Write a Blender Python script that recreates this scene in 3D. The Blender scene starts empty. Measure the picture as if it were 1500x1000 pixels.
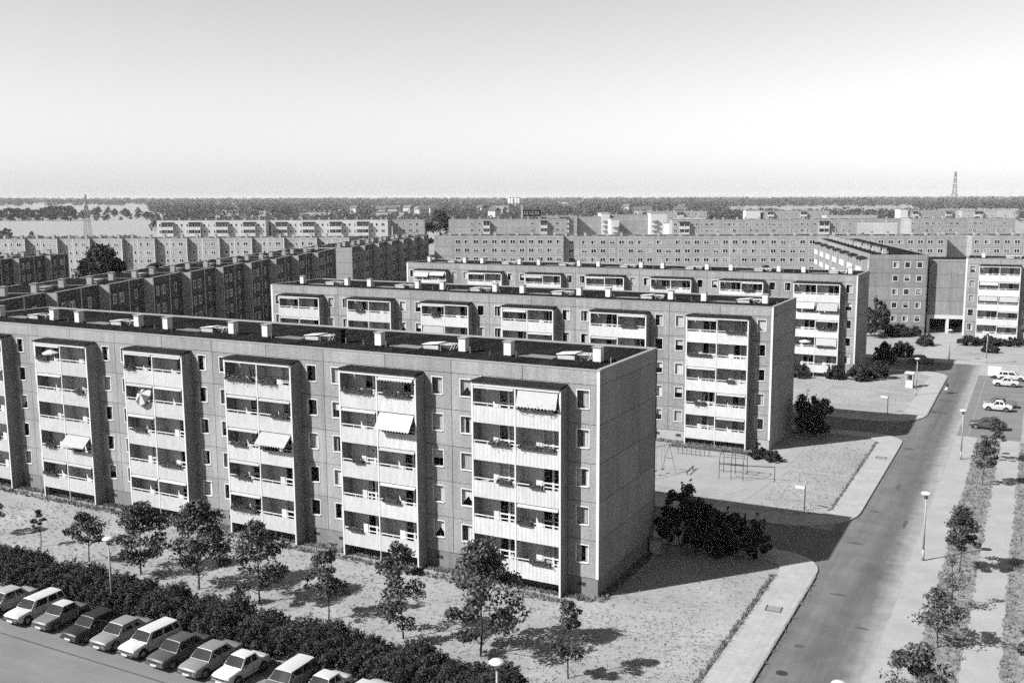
import bpy, bmesh, math, random
from math import sin, cos, radians as R, pi
import numpy as np
S = bpy.context.scene
COL = S.collection
# ------------------------------------------------------------------ camera
CAM = (26.342, -62.640, 28.165)
PITCH, ROLL, YAW = 0.1415, -0.0055, 0.48715
FPX = 1458.33
from mathutils import Vector, Matrix, Euler
fwd = Vector((-sin(YAW)*cos(PITCH), cos(YAW)*cos(PITCH), -sin(PITCH)))
rgt = Vector((cos(YAW), sin(YAW), 0)); upv = rgt.cross(fwd)
r2 = cos(ROLL)*rgt + sin(ROLL)*upv; u2 = -sin(ROLL)*rgt + cos(ROLL)*upv
cd = bpy.data.cameras.new('camera'); co = bpy.data.objects.new('camera', cd); COL.objects.link(co)
m = Matrix((r2, u2, -fwd)).transposed().to_4x4(); m.translation = CAM; co.matrix_world = m
cd.sensor_fit = 'HORIZONTAL'; cd.sensor_width = 36.0; cd.lens = 36*FPX/1500
cd.clip_start = 0.5; cd.clip_end = 40000
S.camera = co
# ------------------------------------------------------------------ light
SUN_EL, SUN_TRAVEL = R(39.3), R(49.5)
W = bpy.data.worlds.new('World'); S.world = W; W.use_nodes = True
nt = W.node_tree; nt.nodes.clear()
sk = nt.nodes.new('ShaderNodeTexSky'); sk.sky_type = 'NISHITA'; sk.sun_disc = False
sk.sun_elevation = SUN_EL; sk.sun_rotation = R(270) - SUN_TRAVEL
sk.air_density = 2.7; sk.dust_density = 0.5; sk.ozone_density = 0.0
bw = nt.nodes.new('ShaderNodeSeparateColor'); bg = nt.nodes.new('ShaderNodeBackground'); ou = nt.nodes.new('ShaderNodeOutputWorld')
nt.links.new(sk.outputs[0], bw.inputs[0]); nt.links.new(bw.outputs[0], bg.inputs[0]); nt.links.new(bg.outputs[0], ou.inputs[0])
bg.inputs[1].default_value = 0.05
sl = bpy.data.lights.new('sun', 'SUN'); sl.energy = 5.0; sl.angle = R(0.5)
so = bpy.data.objects.new('sun', sl); COL.objects.link(so)
so.rotation_euler = Vector((cos(SUN_EL)*cos(SUN_TRAVEL), cos(SUN_EL)*sin(SUN_TRAVEL), -sin(SUN_EL))).to_track_quat('-Z', 'Y').to_euler()
so.location = (-60, -90, 120)
S.view_settings.view_transform = 'Standard'; S.view_settings.look = 'None'
S.view_settings.exposure = 1.28; S.view_settings.gamma = 1.0
S.cycles.use_denoising = False      # a little sampling noise stands for the film grain
S.cycles.use_adaptive_sampling = True; S.cycles.adaptive_threshold = 0.6; S.cycles.adaptive_min_samples = 44
S.cycles.max_bounces = 6; S.cycles.diffuse_bounces = 3; S.cycles.glossy_bounces = 2; S.cycles.transparent_max_bounces = 8
S.cycles.sample_clamp_indirect = 0.8; S.cycles.caustics_reflective = False; S.cycles.caustics_refractive = False; S.cycles.blur_glossy = 1.0

# ------------------------------------------------------------------ materials
MATS = {}
ALB = 0.37      # film exposed bright: base values are set against exposure +1.2
def mat(name, v, rough=0.8, n1=None, a1=0.0, n2=None, a2=0.0, rnd=0.0, bump=0.0, bscale=None, metal=0.0, spec=0.3, objco=False):
    """grey material: value v, fine noise (scale n1, amount a1), broad noise (n2, a2), per-object tint rnd"""
    v = v*ALB; M = bpy.data.materials.new(name); M.use_nodes = True; t = M.node_tree
    b = t.nodes['Principled BSDF']; b.inputs['Roughness'].default_value = rough; b.inputs['Metallic'].default_value = metal
    b.inputs['Specular IOR Level'].default_value = spec
    b.inputs['Base Color'].default_value = (v, v, v, 1)
    val = None
    geo = t.nodes.new('ShaderNodeNewGeometry')
    def noise(sc, det=3):
        n = t.nodes.new('ShaderNodeTexNoise'); n.inputs['Scale'].default_value = sc; n.inputs['Detail'].default_value = det
        n.inputs['Roughness'].default_value = 0.65
        t.links.new(geo.outputs['Position'], n.inputs['Vector']); return n
    def mulrange(sock, amt, lo=0.25, hi=0.75):
        mr = t.nodes.new('ShaderNodeMapRange'); mr.inputs[1].default_value = lo; mr.inputs[2].default_value = hi
        mr.inputs[3].default_value = 1-amt; mr.inputs[4].default_value = 1+amt
        t.links.new(sock, mr.inputs[0]); return mr.outputs[0]
    def mul(a, s):
        if a is None: return s
        k = t.nodes.new('ShaderNodeMath'); k.operation = 'MULTIPLY'; t.links.new(a, k.inputs[0]); t.links.new(s, k.inputs[1]); return k.outputs[0]
    nn = None
    if n1: nn = noise(n1); val = mul(val, mulrange(nn.outputs[0], a1))
    if n2: val = mul(val, mulrange(noise(n2, 5).outputs[0], a2))
    if rnd:
        oi = t.nodes.new('ShaderNodeObjectInfo'); val = mul(val, mulrange(oi.outputs['Random'], rnd, 0, 1))
    if val is not None:
        k = t.nodes.new('ShaderNodeMath'); k.operation = 'MULTIPLY'; k.inputs[1].default_value = v; t.links.new(val, k.inputs[0])
        c = t.nodes.new('ShaderNodeCombineColor')
        for i in range(3): t.links.new(k.outputs[0], c.inputs[i])
        t.links.new(c.outputs[0], b.inputs['Base Color'])
    if bump:
        bn = noise(bscale or n1); bp = t.nodes.new('ShaderNodeBump'); bp.inputs['Strength'].default_value = bump; bp.inputs['Distance'].default_value = 0.06 if bump > .8 else 0.03
        t.links.new(bn.outputs[0], bp.inputs['Height']); t.links.new(bp.outputs[0], b.inputs['Normal'])
    MATS[name] = M; return M
concrete = mat('pebble_concrete', 0.45, 0.9, 6.0, 0.32, 0.35, 0.15, 0.12, 0.35, 14.0)
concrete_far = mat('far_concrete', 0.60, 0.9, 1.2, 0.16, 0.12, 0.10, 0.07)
dark_concrete = mat('shaded_concrete', 0.12, 0.9, 2.0, 0.20, 0.2, 0.12, 0.08)  # base colour darkened to carry the shade of the stepped rows
white_render = mat('white_render', 0.72, 0.8, 2.0, 0.08, 0.2, 0.08, 0.05)
plinth_grey = mat('plinth_concrete', 0.30, 0.9, 5.0, 0.12, 0.5, 0.15, 0.05)
plinth_white = mat('whitewashed_plinth', 0.62, 0.9, 4.0, 0.10, 0.6, 0.12, 0.04)
white = mat('white_paint', 1.05, 0.55, 1.2, 0.05, None, 0, 0.04)
parapet_m = mat('balcony_sheet', 1.08, 0.6, 0.7, 0.06, 3.0, 0.05, 0.05)
coping_m = mat('zinc_coping', 0.50, 0.5, 1.0, 0.10)
bitumen = mat('roof_bitumen', 0.034, 1.0, 9.0, 0.35, 0.25, 0.30, 0.0, 0.3, 9.0, spec=0.0)
canopy_m = mat('canopy_felt', 0.045, 1.0, 6.0, 0.25, spec=0.0)
board_m = mat('roof_board', 0.28, 0.8, 3.0, 0.15, None, 0, 0.15)
interior = mat('room_dark', 0.035, 0.9)  # near-black: the shade of rooms and hollows put into the colour
loggia_m = mat('loggia_wall', 1.0, 0.9, 6.0, 0.10, 0.8, 0.12, 0.15)
curtain_m = mat('net_curtain', 1.1, 0.9, 9.0, 0.15, None, 0, 0.30)
fabric_m = mat('awning_fabric', 0.68, 0.9, 3.0, 0.08, None, 0, 0.15)
fabric_dark = mat('dark_fabric', 0.12, 0.9, 3.0, 0.10)
asphalt = mat('asphalt', 0.17, 0.9, 14.0, 0.16, 0.16, 0.22, 0.0, 0.25, 20.0)
asphalt_lot = mat('lot_asphalt', 0.30, 0.9, 12.0, 0.14, 0.2, 0.14, 0.0, 0.25, 20.0)
asphalt_dark = mat('patched_asphalt', 0.12, 0.9, 12.0, 0.14, 0.4, 0.14)
lawn = mat('dry_grass', 0.51, 1.0, 3.0, 0.22, 0.16, 0.24, 0.0, 0.45, 8.0, spec=0.05)
verge = mat('verge_grass', 0.38, 1.0, 3.0, 0.45, 0.6, 0.40, 0.0, 0.9, 9.0, spec=0.1)
sand = mat('sandy_soil', 0.52, 1.0, 4.0, 0.12, 0.3, 0.12, spec=0.1)
pale_path = mat('gravel_path', 0.57, 1.0, 6.0, 0.14, 0.35, 0.14, spec=0.1)
kerb_m = mat('kerb_concrete', 0.40, 0.9, 4.0, 0.15, None, 0, 0.15)
metal_grey = mat('grey_steel', 0.30, 0.5, None, 0, None, 0, 0.1)
metal_dark = mat('dark_steel', 0.06, 0.6)
lamp_pole = mat('pole_paint', 0.55, 0.6, 2.0, 0.1)
rubber = mat('tyre_rubber', 0.02, 0.8)
chrome = mat('chrome', 0.65, 0.25, metal=0.9)
bark = mat('bark', 0.07, 0.95, 9.0, 0.3)
leaf = mat('leaf', 0.115, 0.6, 3.0, 0.55, 0.7, 0.20, 0.15, spec=0.25)
leaf_dark = mat('hedge_leaf', 0.08, 0.7, 2.0, 0.5, 0.5, 0.25, 0.15, spec=0.12)
leaf_far = mat('forest_leaf', 0.15, 0.9, 0.08, 0.35, 0.01, 0.25, 0.15, spec=0.1)
tile_m = mat('village_roof', 0.22, 0.9, None, 0, None, 0, 0.4)
skin_m = mat('skin', 0.34, 0.6); hair_m = mat('hair', 0.02, 0.6)
shirt_m = mat('dark_shirt', 0.05, 0.9)
soil = mat('plant_soil', 0.05, 1.0)
flower_m = mat('blossom', 0.6, 0.8, 12.0, 0.5)
# glass that reflects the sky a little and lets the room show
glass = bpy.data.materials.new('window_glass'); glass.use_nodes = True; t = glass.node_tree; t.nodes.clear()
o_ = t.nodes.new('ShaderNodeOutputMaterial'); mx = t.nodes.new('ShaderNodeMixShader'); tr = t.nodes.new('ShaderNodeBsdfTransparent')
gl = t.nodes.new('ShaderNodeBsdfGlossy'); gl.inputs['Roughness'].default_value = 0.03; lw = t.nodes.new('ShaderNodeLayerWeight'); lw.inputs[0].default_value = .5; pw_ = t.nodes.new('ShaderNodeMath'); pw_.operation = 'POWER'; pw_.inputs[1].default_value = 4; t.links.new(lw.outputs['Facing'], pw_.inputs[0]); fr = t.nodes.new('ShaderNodeMath'); fr.operation = 'MULTIPLY_ADD'; fr.inputs[1].default_value = .6; fr.inputs[2].default_value = .06; t.links.new(pw_.outputs[0], fr.inputs[0])
tr.inputs[0].default_value = (.82, .82, .82, 1)
t.links.new(fr.outputs[0], mx.inputs[0]); t.links.new(tr.outputs[0], mx.inputs[1]); t.links.new(gl.outputs[0], mx.inputs[2]); t.links.new(mx.outputs[0], o_.inputs[0])
glass_dark = mat('dark_glass', 0.02, 0.08, spec=0.6, rnd=0.5)
carglass = mat('car_glass', 0.025, 0.06, spec=0.7)
def paint(v): 
    n = 'car_paint_%02d' % int(v*100)
    return MATS.get(n) or mat(n, v*1.15, 0.45, 2.0, 0.04, spec=0.45)

# asphalt of the main road: sandy dust blown over the side without a kerb, worn wheel tracks
def road_mat():
    M = bpy.data.materials.new('main_road_asphalt'); M.use_nodes = True; t = M.node_tree; b = t.nodes['Principled BSDF']
    b.inputs['Roughness'].default_value = 0.9; b.inputs['Specular IOR Level'].default_value = 0.25
    g = t.nodes.new('ShaderNodeNewGeometry'); sx = t.nodes.new('ShaderNodeSeparateXYZ'); t.links.new(g.outputs['Position'], sx.inputs[0])
    def noi(sc, d=4):
        n = t.nodes.new('ShaderNodeTexNoise'); n.inputs['Scale'].default_value = sc; n.inputs['Detail'].default_value = d; t.links.new(g.outputs['Position'], n.inputs['Vector']); return n.outputs[0]
    def math_(op, a, b2):
        k = t.nodes.new('ShaderNodeMath'); k.operation = op
        for i, q in enumerate((a, b2)):
            if hasattr(q, 'links'): t.links.new(q, k.inputs[i])
            else: k.inputs[i].default_value = q
        return k.outputs[0]
    def rng(s, a, b2, c, d):
        k = t.nodes.new('ShaderNodeMapRange'); 
        for i, q in enumerate((a, b2, c, d)): k.inputs[i+1].default_value = q
        t.links.new(s, k.inputs[0]); return k.outputs[0]
    wob = math_('ADD', sx.outputs[0], rng(noi(0.9), 0.2, 0.8, -0.45, 0.45))
    dust = rng(wob, 17.3, 19.2, 0.0, 0.135)
    base = math_('MULTIPLY', rng(noi(13.0), .25, .75, 0.84, 1.16), rng(noi(0.5, 8), .3, .7, .86, 1.12))
    # patches
    patch = rng(noi(0.11, 2), 0.56, 0.60, 0.0, 1.0)
    base = math_('MULTIPLY', base, math_('MULTIPLY', rng(patch, 0, 1, 0.092, 0.083), rng(math_('ABSOLUTE', math_('SUBTRACT', sx.outputs[0], 16.4), 0.0), 0.3, 1.7, .78, 1.0)))
    tot = math_('ADD', base, math_('MULTIPLY', dust, rng(noi(9.0), .2, .8, .8, 1.2)))
    c = t.nodes.new('ShaderNodeCombineColor')
    for i in range(3): t.links.new(tot, c.inputs[i])
    t.links.new(c.outputs[0], b.inputs['Base Color'])
    return M
road_m = road_mat()
def paving_mat():
    M = mat('paving_slabs', 0.62, 0.9, 6.0, 0.10, 0.5, 0.14); t = M.node_tree; b = t.nodes['Principled BSDF']
    src = b.inputs['Base Color'].links[0].from_socket
    br = t.nodes.new('ShaderNodeTexBrick'); br.inputs['Scale'].default_value = 1.0; br.inputs['Brick Width'].default_value = 0.5; br.inputs['Row Height'].default_value = 0.5
    br.inputs['Mortar Size'].default_value = 0.012; br.offset = 0.0
    br.inputs['Color1'].default_value = (1, 1, 1, 1); br.inputs['Color2'].default_value = (.92, .92, .92, 1); br.inputs['Mortar'].default_value = (.74, .74, .74, 1)
    g = t.nodes.new('ShaderNodeNewGeometry'); t.links.new(g.outputs['Position'], br.inputs['Vector'])
    mm = t.nodes.new('ShaderNodeMix'); mm.data_type = 'RGBA'; mm.blend_type = 'MULTIPLY'; mm.inputs[0].default_value = 1
    t.links.new(src, mm.inputs[6]); t.links.new(br.outputs[0], mm.inputs[7]); t.links.new(mm.outputs[2], b.inputs['Base Color'])
    return M
paving = paving_mat()
def streaks(M, amt, sc=(1.6, 1.6, .10)):
    t = M.node_tree; b = t.nodes['Principled BSDF']; src = b.inputs['Base Color'].links[0].from_socket
    g = t.nodes.new('ShaderNodeNewGeometry'); mp = t.nodes.new('ShaderNodeMapping'); mp.inputs['Scale'].default_value = sc; t.links.new(g.outputs['Position'], mp.inputs[0])
    n = t.nodes.new('ShaderNodeTexNoise'); n.inputs['Scale'].default_value = 1.0; n.inputs['Detail'].default_value = 5; n.inputs['Roughness'].default_value = .7; t.links.new(mp.outputs[0], n.inputs['Vector'])
    r_ = t.nodes.new('ShaderNodeMapRange'); r_.inputs[1].default_value = .35; r_.inputs[2].default_value = .65; r_.inputs[3].default_value = 1-amt; r_.inputs[4].default_value = 1+amt*.6; t.links.new(n.outputs[0], r_.inputs[0])
    c = t.nodes.new('ShaderNodeCombineColor')
    for i in range(3): t.links.new(r_.outputs[0], c.inputs[i])
    mm = t.nodes.new('ShaderNodeMix'); mm.data_type = 'RGBA'; mm.blend_type = 'MULTIPLY'; mm.inputs[0].default_value = 1
    t.links.new(src, mm.inputs[6]); t.links.new(c.outputs[0], mm.inputs[7]); t.links.new(mm.outputs[2], b.inputs['Base Color'])
for q in (concrete, dark_concrete, concrete_far): streaks(q, .16)
streaks(plinth_grey, .2); streaks(parapet_m, .10, (2.5, 2.5, .5)); streaks(white_render, .12)
streaks(road_m, .18, (.8, .05, 1)); streaks(asphalt_lot, .12, (.06, .8, 1)); streaks(bitumen, .45, (1.1, .06, 1)); streaks(canopy_m, .3, (2.2, .2, 1))

# ------------------------------------------------------------------ mesh helpers
class MB:
    def __init__(s): s.v = []; s.f = []; s.m = []; s.mats = []
    def mi(s, m):
        if m not in s.mats: s.mats.append(m)
        return s.mats.index(m)
    def face(s, pts, m):
        n = len(s.v); s.v += [tuple(p) for p in pts]; s.f.append(tuple(range(n, n+len(pts)))); s.m.append(s.mi(m))
    def box(s, x0, x1, y0, y1, z0, z1, m):
        n = len(s.v); s.v += [(x, y, z) for z in (z0, z1) for y in (y0, y1) for x in (x0, x1)]
        for q in ((0,2,3,1),(4,5,7,6),(0,1,5,4),(2,6,7,3),(0,4,6,2),(1,3,7,5)): s.f.append(tuple(n+i for i in q)); s.m.append(s.mi(m))
        return s
    def hexa(s, p, m):
        n = len(s.v); s.v += [tuple(q) for q in p]
        for q in ((0,2,3,1),(4,5,7,6),(0,1,5,4),(2,6,7,3),(0,4,6,2),(1,3,7,5)): s.f.append(tuple(n+i for i in q)); s.m.append(s.mi(m))
    def tube(s, a, b, ra, rb, m, n=8, cap=True):
        a = Vector(a); b = Vector(b); d = (b-a).normalized()
        x = d.orthogonal().normalized(); y = d.cross(x); k = len(s.v)
        for c, r in ((a, ra), (b, rb)):
            for i in range(n):
                w = 2*pi*i/n; s.v.append(tuple(c + x*cos(w)*r + y*sin(w)*r))
        for i in range(n):
            j = (i+1) % n; s.f.append((k+i, k+j, k+n+j, k+n+i)); s.m.append(s.mi(m))
        if cap:
            s.f.append(tuple(k+n-1-i for i in range(n))); s.m.append(s.mi(m)); s.f.append(tuple(k+n+i for i in range(n))); s.m.append(s.mi(m))
    def lathe(s, prof, m, n=14, c=(0,0,0)):
        k = len(s.v)
        for r, z in prof:
            for i in range(n): s.v.append((c[0]+r*cos(2*pi*i/n), c[1]+r*sin(2*pi*i/n), c[2]+z))
        for a in range(len(prof)-1):
            for i in range(n):
                j = (i+1) % n; s.f.append((k+a*n+i, k+a*n+j, k+(a+1)*n+j, k+(a+1)*n+i)); s.m.append(s.mi(m))
    def prism(s, pts, z0, z1, m, sidem=None):
        n = len(pts); k = len(s.v); s.v += [(x, y, z0) for x, y in pts] + [(x, y, z1) for x, y in pts]
        s.f.append(tuple(k+n+i for i in range(n))); s.m.append(s.mi(m))
        for i in range(n):
            j = (i+1) % n; s.f.append((k+i, k+j, k+n+j, k+n+i)); s.m.append(s.mi(sidem or m))
    def mesh(s, name, smooth=False):
        me = bpy.data.meshes.new(name); me.from_pydata(s.v, [], s.f)
        for q in s.mats: me.materials.append(q)
        me.polygons.foreach_set('material_index', s.m)
        if smooth: me.polygons.foreach_set('use_smooth', [True]*len(s.f))
        me.update(); return me
def ob(name, data, parent=None, loc=(0,0,0), rz=0.0, sc=None, kind=None):
    o = bpy.data.objects.new(name, data); COL.objects.link(o)
    o.location = loc; o.rotation_euler = (0, 0, rz)
    if sc: o.scale = sc if hasattr(sc, '__len__') else (sc, sc, sc)
    if parent: o.parent = parent
    if kind: o['kind'] = kind
    return o
def tag(o, label, cat, group=None):
    o['label'] = label; o['category'] = cat
    if group: o['group'] = group
    return o
def thing(name, label, cat, loc=(0,0,0), rz=0.0, group=None): return tag(ob(name, None, None, loc, rz), label, cat, group)
def structure(name, mb): return ob(name, mb.mesh(name), kind='structure')
ORD = ['first', 'second', 'third', 'fourth', 'fifth', 'sixth', 'seventh', 'eighth', 'ninth', 'tenth', 'eleventh', 'twelfth']

# ------------------------------------------------------------------ ground
def gz(x, y):
    d = math.hypot(x-26, y+62)
    s = min(max((d-300)/160, 0), 1); z = 2.6*s*s*(3-2*s)
    az = (math.atan2(-(x-26), y+62) - YAW)      # + = left of view
    if d > 900:
        k = min((d-900)/4500, 1.3); side = min(max((az+0.5)/1.0, 0), 1)
        z += k*(4 + 20*side)
    return z
mb = MB()
radii = [0, 12, 40, 90, 160, 240, 300, 340, 380, 420, 460, 520, 600, 720, 900, 1150, 1500, 2000, 2700, 3600, 4800, 6400, 7800]
NA = 96
idx = {}
for i, r in enumerate(radii):
    for a in range(NA if r else 1):
        x = 26 + r*cos(2*pi*a/NA); y = -62 + r*sin(2*pi*a/NA); idx[i, a] = len(mb.v); mb.v.append((x, y, gz(x, y)))
k0 = mb.mi(lawn)
for i in range(len(radii)-1):
    for a in range(NA):
        b2 = (a+1) % NA
        q = (idx[0, 0], idx[1, a], idx[1, b2]) if i == 0 else (idx[i, a], idx[i+1, a], idx[i+1, b2], idx[i, b2])
        mb.f.append(q); mb.m.append(k0)
structure('ground', mb)
def sheet(name, rects, z, m, parent=None):
    b = MB()
    for x0, x1, y0, y1 in rects: b.face(((x0, y0, z), (x1, y0, z), (x1, y1, z), (x0, y1, z)), m)
    o = ob(name, b.mesh(name), parent); o['kind'] = 'structure'; return o
def poly(name, pts, z, m):
    b = MB(); b.face([(x, y, z) for x, y in pts], m); return structure(name, b)
sheet('road', [(12.0, 18.9, -95, 15), (12, 18.9, 15, 22.6), (12, 18.9, 22.6, 60.6), (12, 18.9, 60.6, 69), (12, 18.9, 69, 110), (12, 18.9, 110, 121),
               (-90, 12, 15, 22.6), (-90, 12, 60.6, 69), (-90, 12, 110, 121), (18.9, 90, 110.6, 121)], 0.008, road_m)
park_r = sheet('parking_bay', [(18.9, 25.7, 64.7, 110.6)], 0.008, asphalt_lot)
lot = sheet('parking_lot', [(-95, 7, -62, -23.3), (-95, 7, -23.3, -18.4)], 0.008, asphalt_lot)
sheet('gutter_line', [(-95, 7, -23.36, -23.24)], 0.013, asphalt_dark, lot)
sheet('lane_marking', [(20.0, 20.09, 64.7, 110)], 0.013, kerb_m, park_r)
sheet('road_seam', [(16.0, 16.07, 66, 108)], 0.013, asphalt_dark)
rp = random.Random(8)
for x, y, w, l in ((13.6, 20, 1.6, .5), (14.6, 76.5, 2.6, 2.2), (13.9, 55, 1.2, .8), (15.2, 38, .5, 1.9), (14.4, 8.3, 1.3, .35), (16.9, 3.2, 1.2, .25), (15.0, 86, 2.2, 1.0), (14.1, 29.5, .9, .5), (17.2, 26, .4, 2.6), (14.0, -1.5, .7, .5)):
    poly('asphalt_patch', [(x+w*(.5+.5*cos(2*pi*k/9))*rp.uniform(.8, 1.15), y+l*(.5+.5*sin(2*pi*k/9))*rp.uniform(.8, 1.15)) for k in range(9)], 0.012, asphalt_dark)
sheet('footpath', [(18.9, 21.2, -95, 64.7)], 0.010, pale_path)
rw = random.Random(3)
poly('verge', [(21.2+rw.uniform(-.16, .2), -95+160*i/200) for i in range(200)] + [(23.6+rw.uniform(-.22, .18), 64.2-159*i/200) for i in range(200)], 0.014, verge)
poly('verge', [(25.75+rw.uniform(-.2, .12), -95+160*i/200) for i in range(200)] + [(26.9+rw.uniform(-.4, .4), 64.2-159*i/200) for i in range(200)], 0.018, verge)
poly('path', [(23.6, -95), (25.8, -95), (25.9, 64.7), (23.6, 64.7)], 0.012, pale_path)
def arc(cx, cy, r, a0, a1, n=8): return [(cx + r*cos(R(a0+(a1-a0)*i/n)), cy + r*sin(R(a0+(a1-a0)*i/n))) for i in range(n+1)]
PAVE = []
outA = [(12.9, -95)] + arc(9.2, 11.9, 3.7, 0, 90) + [(-90, 15.6)]
inA = [(10.3, -95)] + arc(8.2, 10.9, 2.1, 0, 90) + [(-90, 13.0)]
outB = [(-90, 22.0)] + arc(7.0, 28.5, 6.5, -90, 0) + arc(10.0, 57.6, 3.6, 0, 90) + [(-90, 61.2)]
inB = [(-90, 24.7)] + arc(7.0, 28.8, 4.1, -90, 0) + arc(9.3, 56.9, 1.8, 0, 90) + [(-90, 58.7)]
outC = [(-90, 68.4)] + arc(8.2, 74.8, 6.4, -90, 0) + arc(10.6, 106.3, 4.0, 0, 90) + [(-90, 110.3)]
inC = [(-90, 71.0)] + arc(7.8, 75.0, 4.0, -90, 0) + arc(10.4, 106.3, 1.7, 0, 90) + [(-90, 108.0)]
stone = MB(); stone.box(-0.07, 0.07, 0.006, 0.994, -0.05, 0.135, kerb_m); stone = stone.mesh('kerb_stone')
for o_pts, i_pts in ((outA, inA), (outB, inB), (outC, inC)):
    b = MB(); b.prism(o_pts + i_pts[::-1], -0.05, 0.12, paving)
    pv = structure('pavement', b)
    for (xa, ya), (xb, yb) in zip(o_pts[:-1], o_pts[1:]):     # kerb stones along the straights by the main road
        if abs(xa-xb) < 0.01 and abs(yb-ya) > 5:
            y0, y1 = sorted((ya, yb)); y0 = max(y0, -16.0)
            for k in range(int(y1-y0)): ob('kerb_stone', stone, pv, (xa+0.01, y0+k, 0))
b = MB(); b.prism([(12.9, 121), (90, 121), (90, 123.4), (-90, 123.4), (-90, 121)], -0.05, 0.12, paving); structure('pavement', b)
# manhole frames in the pavement and patched covers in the road
mh = MB(); mh.box(-.55, .55, -.5, -.42, 0, .012, metal_dark); mh.box(-.55, -.47, -.42, .5, 0, .012, metal_dark); mh.box(.47, .55, -.42, .5, 0, .012, metal_dark); mh.box(-.47, .47, -.42, .5, 0, .004, kerb_m)
mh = mh.mesh('manhole_cover')
for i, (x, y, l) in enumerate(((11.6, 3.6, 'square manhole cover in the pavement beside the nearest block'), (12.4, 49.5, 'square manhole cover in the pavement beside the second block'))):
    tag(ob('manhole_cover', mh, None, (x, y, .121), R(4)), l, 'manhole cover')
dc = MB(); dc.lathe([(0.0, .006), (.34, .006), (.36, 0)], metal_dark, 16)
tag(ob('drain_cover', dc.mesh('drain_cover'), None, (14.2, -5.4, .009)), 'round dark drain cover in the asphalt of the main road', 'drain cover')
poly('playground_sand', [(-9.5, 29.5), (-2, 28.2), (1.5, 29.2), (3.2, 33.5), (4.0, 38), (3.6, 41.2), (-2, 42.8), (-9.5, 43)], 0.012, sand)
poly('dirt_path', [(1.5, 24.8), (2.6, 24.8), (3.3, 29), (4.0, 35), (4.6, 39.8), (11.0, 40.2), (11.0, 41.0), (3.6, 40.9), (2.9, 34.5)], 0.016, sand)
poly('dirt_path', [(0.8, 58.6), (2.2, 58.6), (4.2, 49), (4.0, 41), (3.3, 41), (2.9, 48)], 0.016, sand)
poly('dirt_path', [(-12, 94.6), (-4, 94.6), (4, 91.9), (12.2, 89.4), (12.3, 87.6), (3, 90.2), (-5, 93.2), (-12, 93.4)], 0.016, sand)
poly('dirt_path', [(-2.6, 93.4), (-0.2, 92.4), (-0.4, 71.0), (-2.2, 71.0)], 0.020, sand)
poly('dirt_path', [(8.5, 123.4), (12.5, 123.4), (14.4, 161), (8.8, 161)], 0.016, pale_path)
poly('dirt_path', [(-4, 139), (9.4, 139), (9.8, 142), (-4, 150)], 0.020, sand)

# ------------------------------------------------------------------ wall panels, windows
PC = {}
def panel_mesh(w, h, ops=(), m=concrete, t=0.2, g=0.022):
    key = (round(w, 3), round(h, 3), tuple(ops), m.name, t)
    if key in PC: return PC[key]
    b = MB(); x0, x1, z0, z1 = g, w-g, g, h-g
    xs = sorted({x0, x1, *[q for o in ops for q in (o[0], o[1])]}); zs = sorted({z0, z1, *[q for o in ops for q in (o[2], o[3])]})
    for i in range(len(xs)-1):
        for j in range(len(zs)-1):
            cx, cz = (xs[i]+xs[i+1])/2, (zs[j]+zs[j+1])/2
            if any(o[0] < cx < o[1] and o[2] < cz < o[3] for o in ops): continue
            b.face(((xs[i], 0, zs[j]), (xs[i+1], 0, zs[j]), (xs[i+1], 0, zs[j+1]), (xs[i], 0, zs[j+1])), m)
    b.face(((x0, t, z0), (x0, 0, z0), (x0, 0, z1), (x0, t, z1)), m); b.face(((x1, 0, z0), (x1, t, z0), (x1, t, z1), (x1, 0, z1)), m)
    b.face(((x0, 0, z1), (x1, 0, z1), (x1, t, z1), (x0, t, z1)), m); b.face(((x0, t, z0), (x1, t, z0), (x1, 0, z0), (x0, 0, z0)), m)
    for o in ops:
        a, c, d, e = o
        b.face(((a, 0, d), (a, t, d), (a, t, e), (a, 0, e)), m); b.face(((c, t, d), (c, 0, d), (c, 0, e), (c, t, e)), m)
        b.face(((a, t, e), (c, t, e), (c, 0, e), (a, 0, e)), m); b.face(((a, 0, d), (c, 0, d), (c, t, d), (a, t, d)), m)
    PC[key] = b.mesh('wall_panel'); return PC[key]
WC = {}
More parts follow.
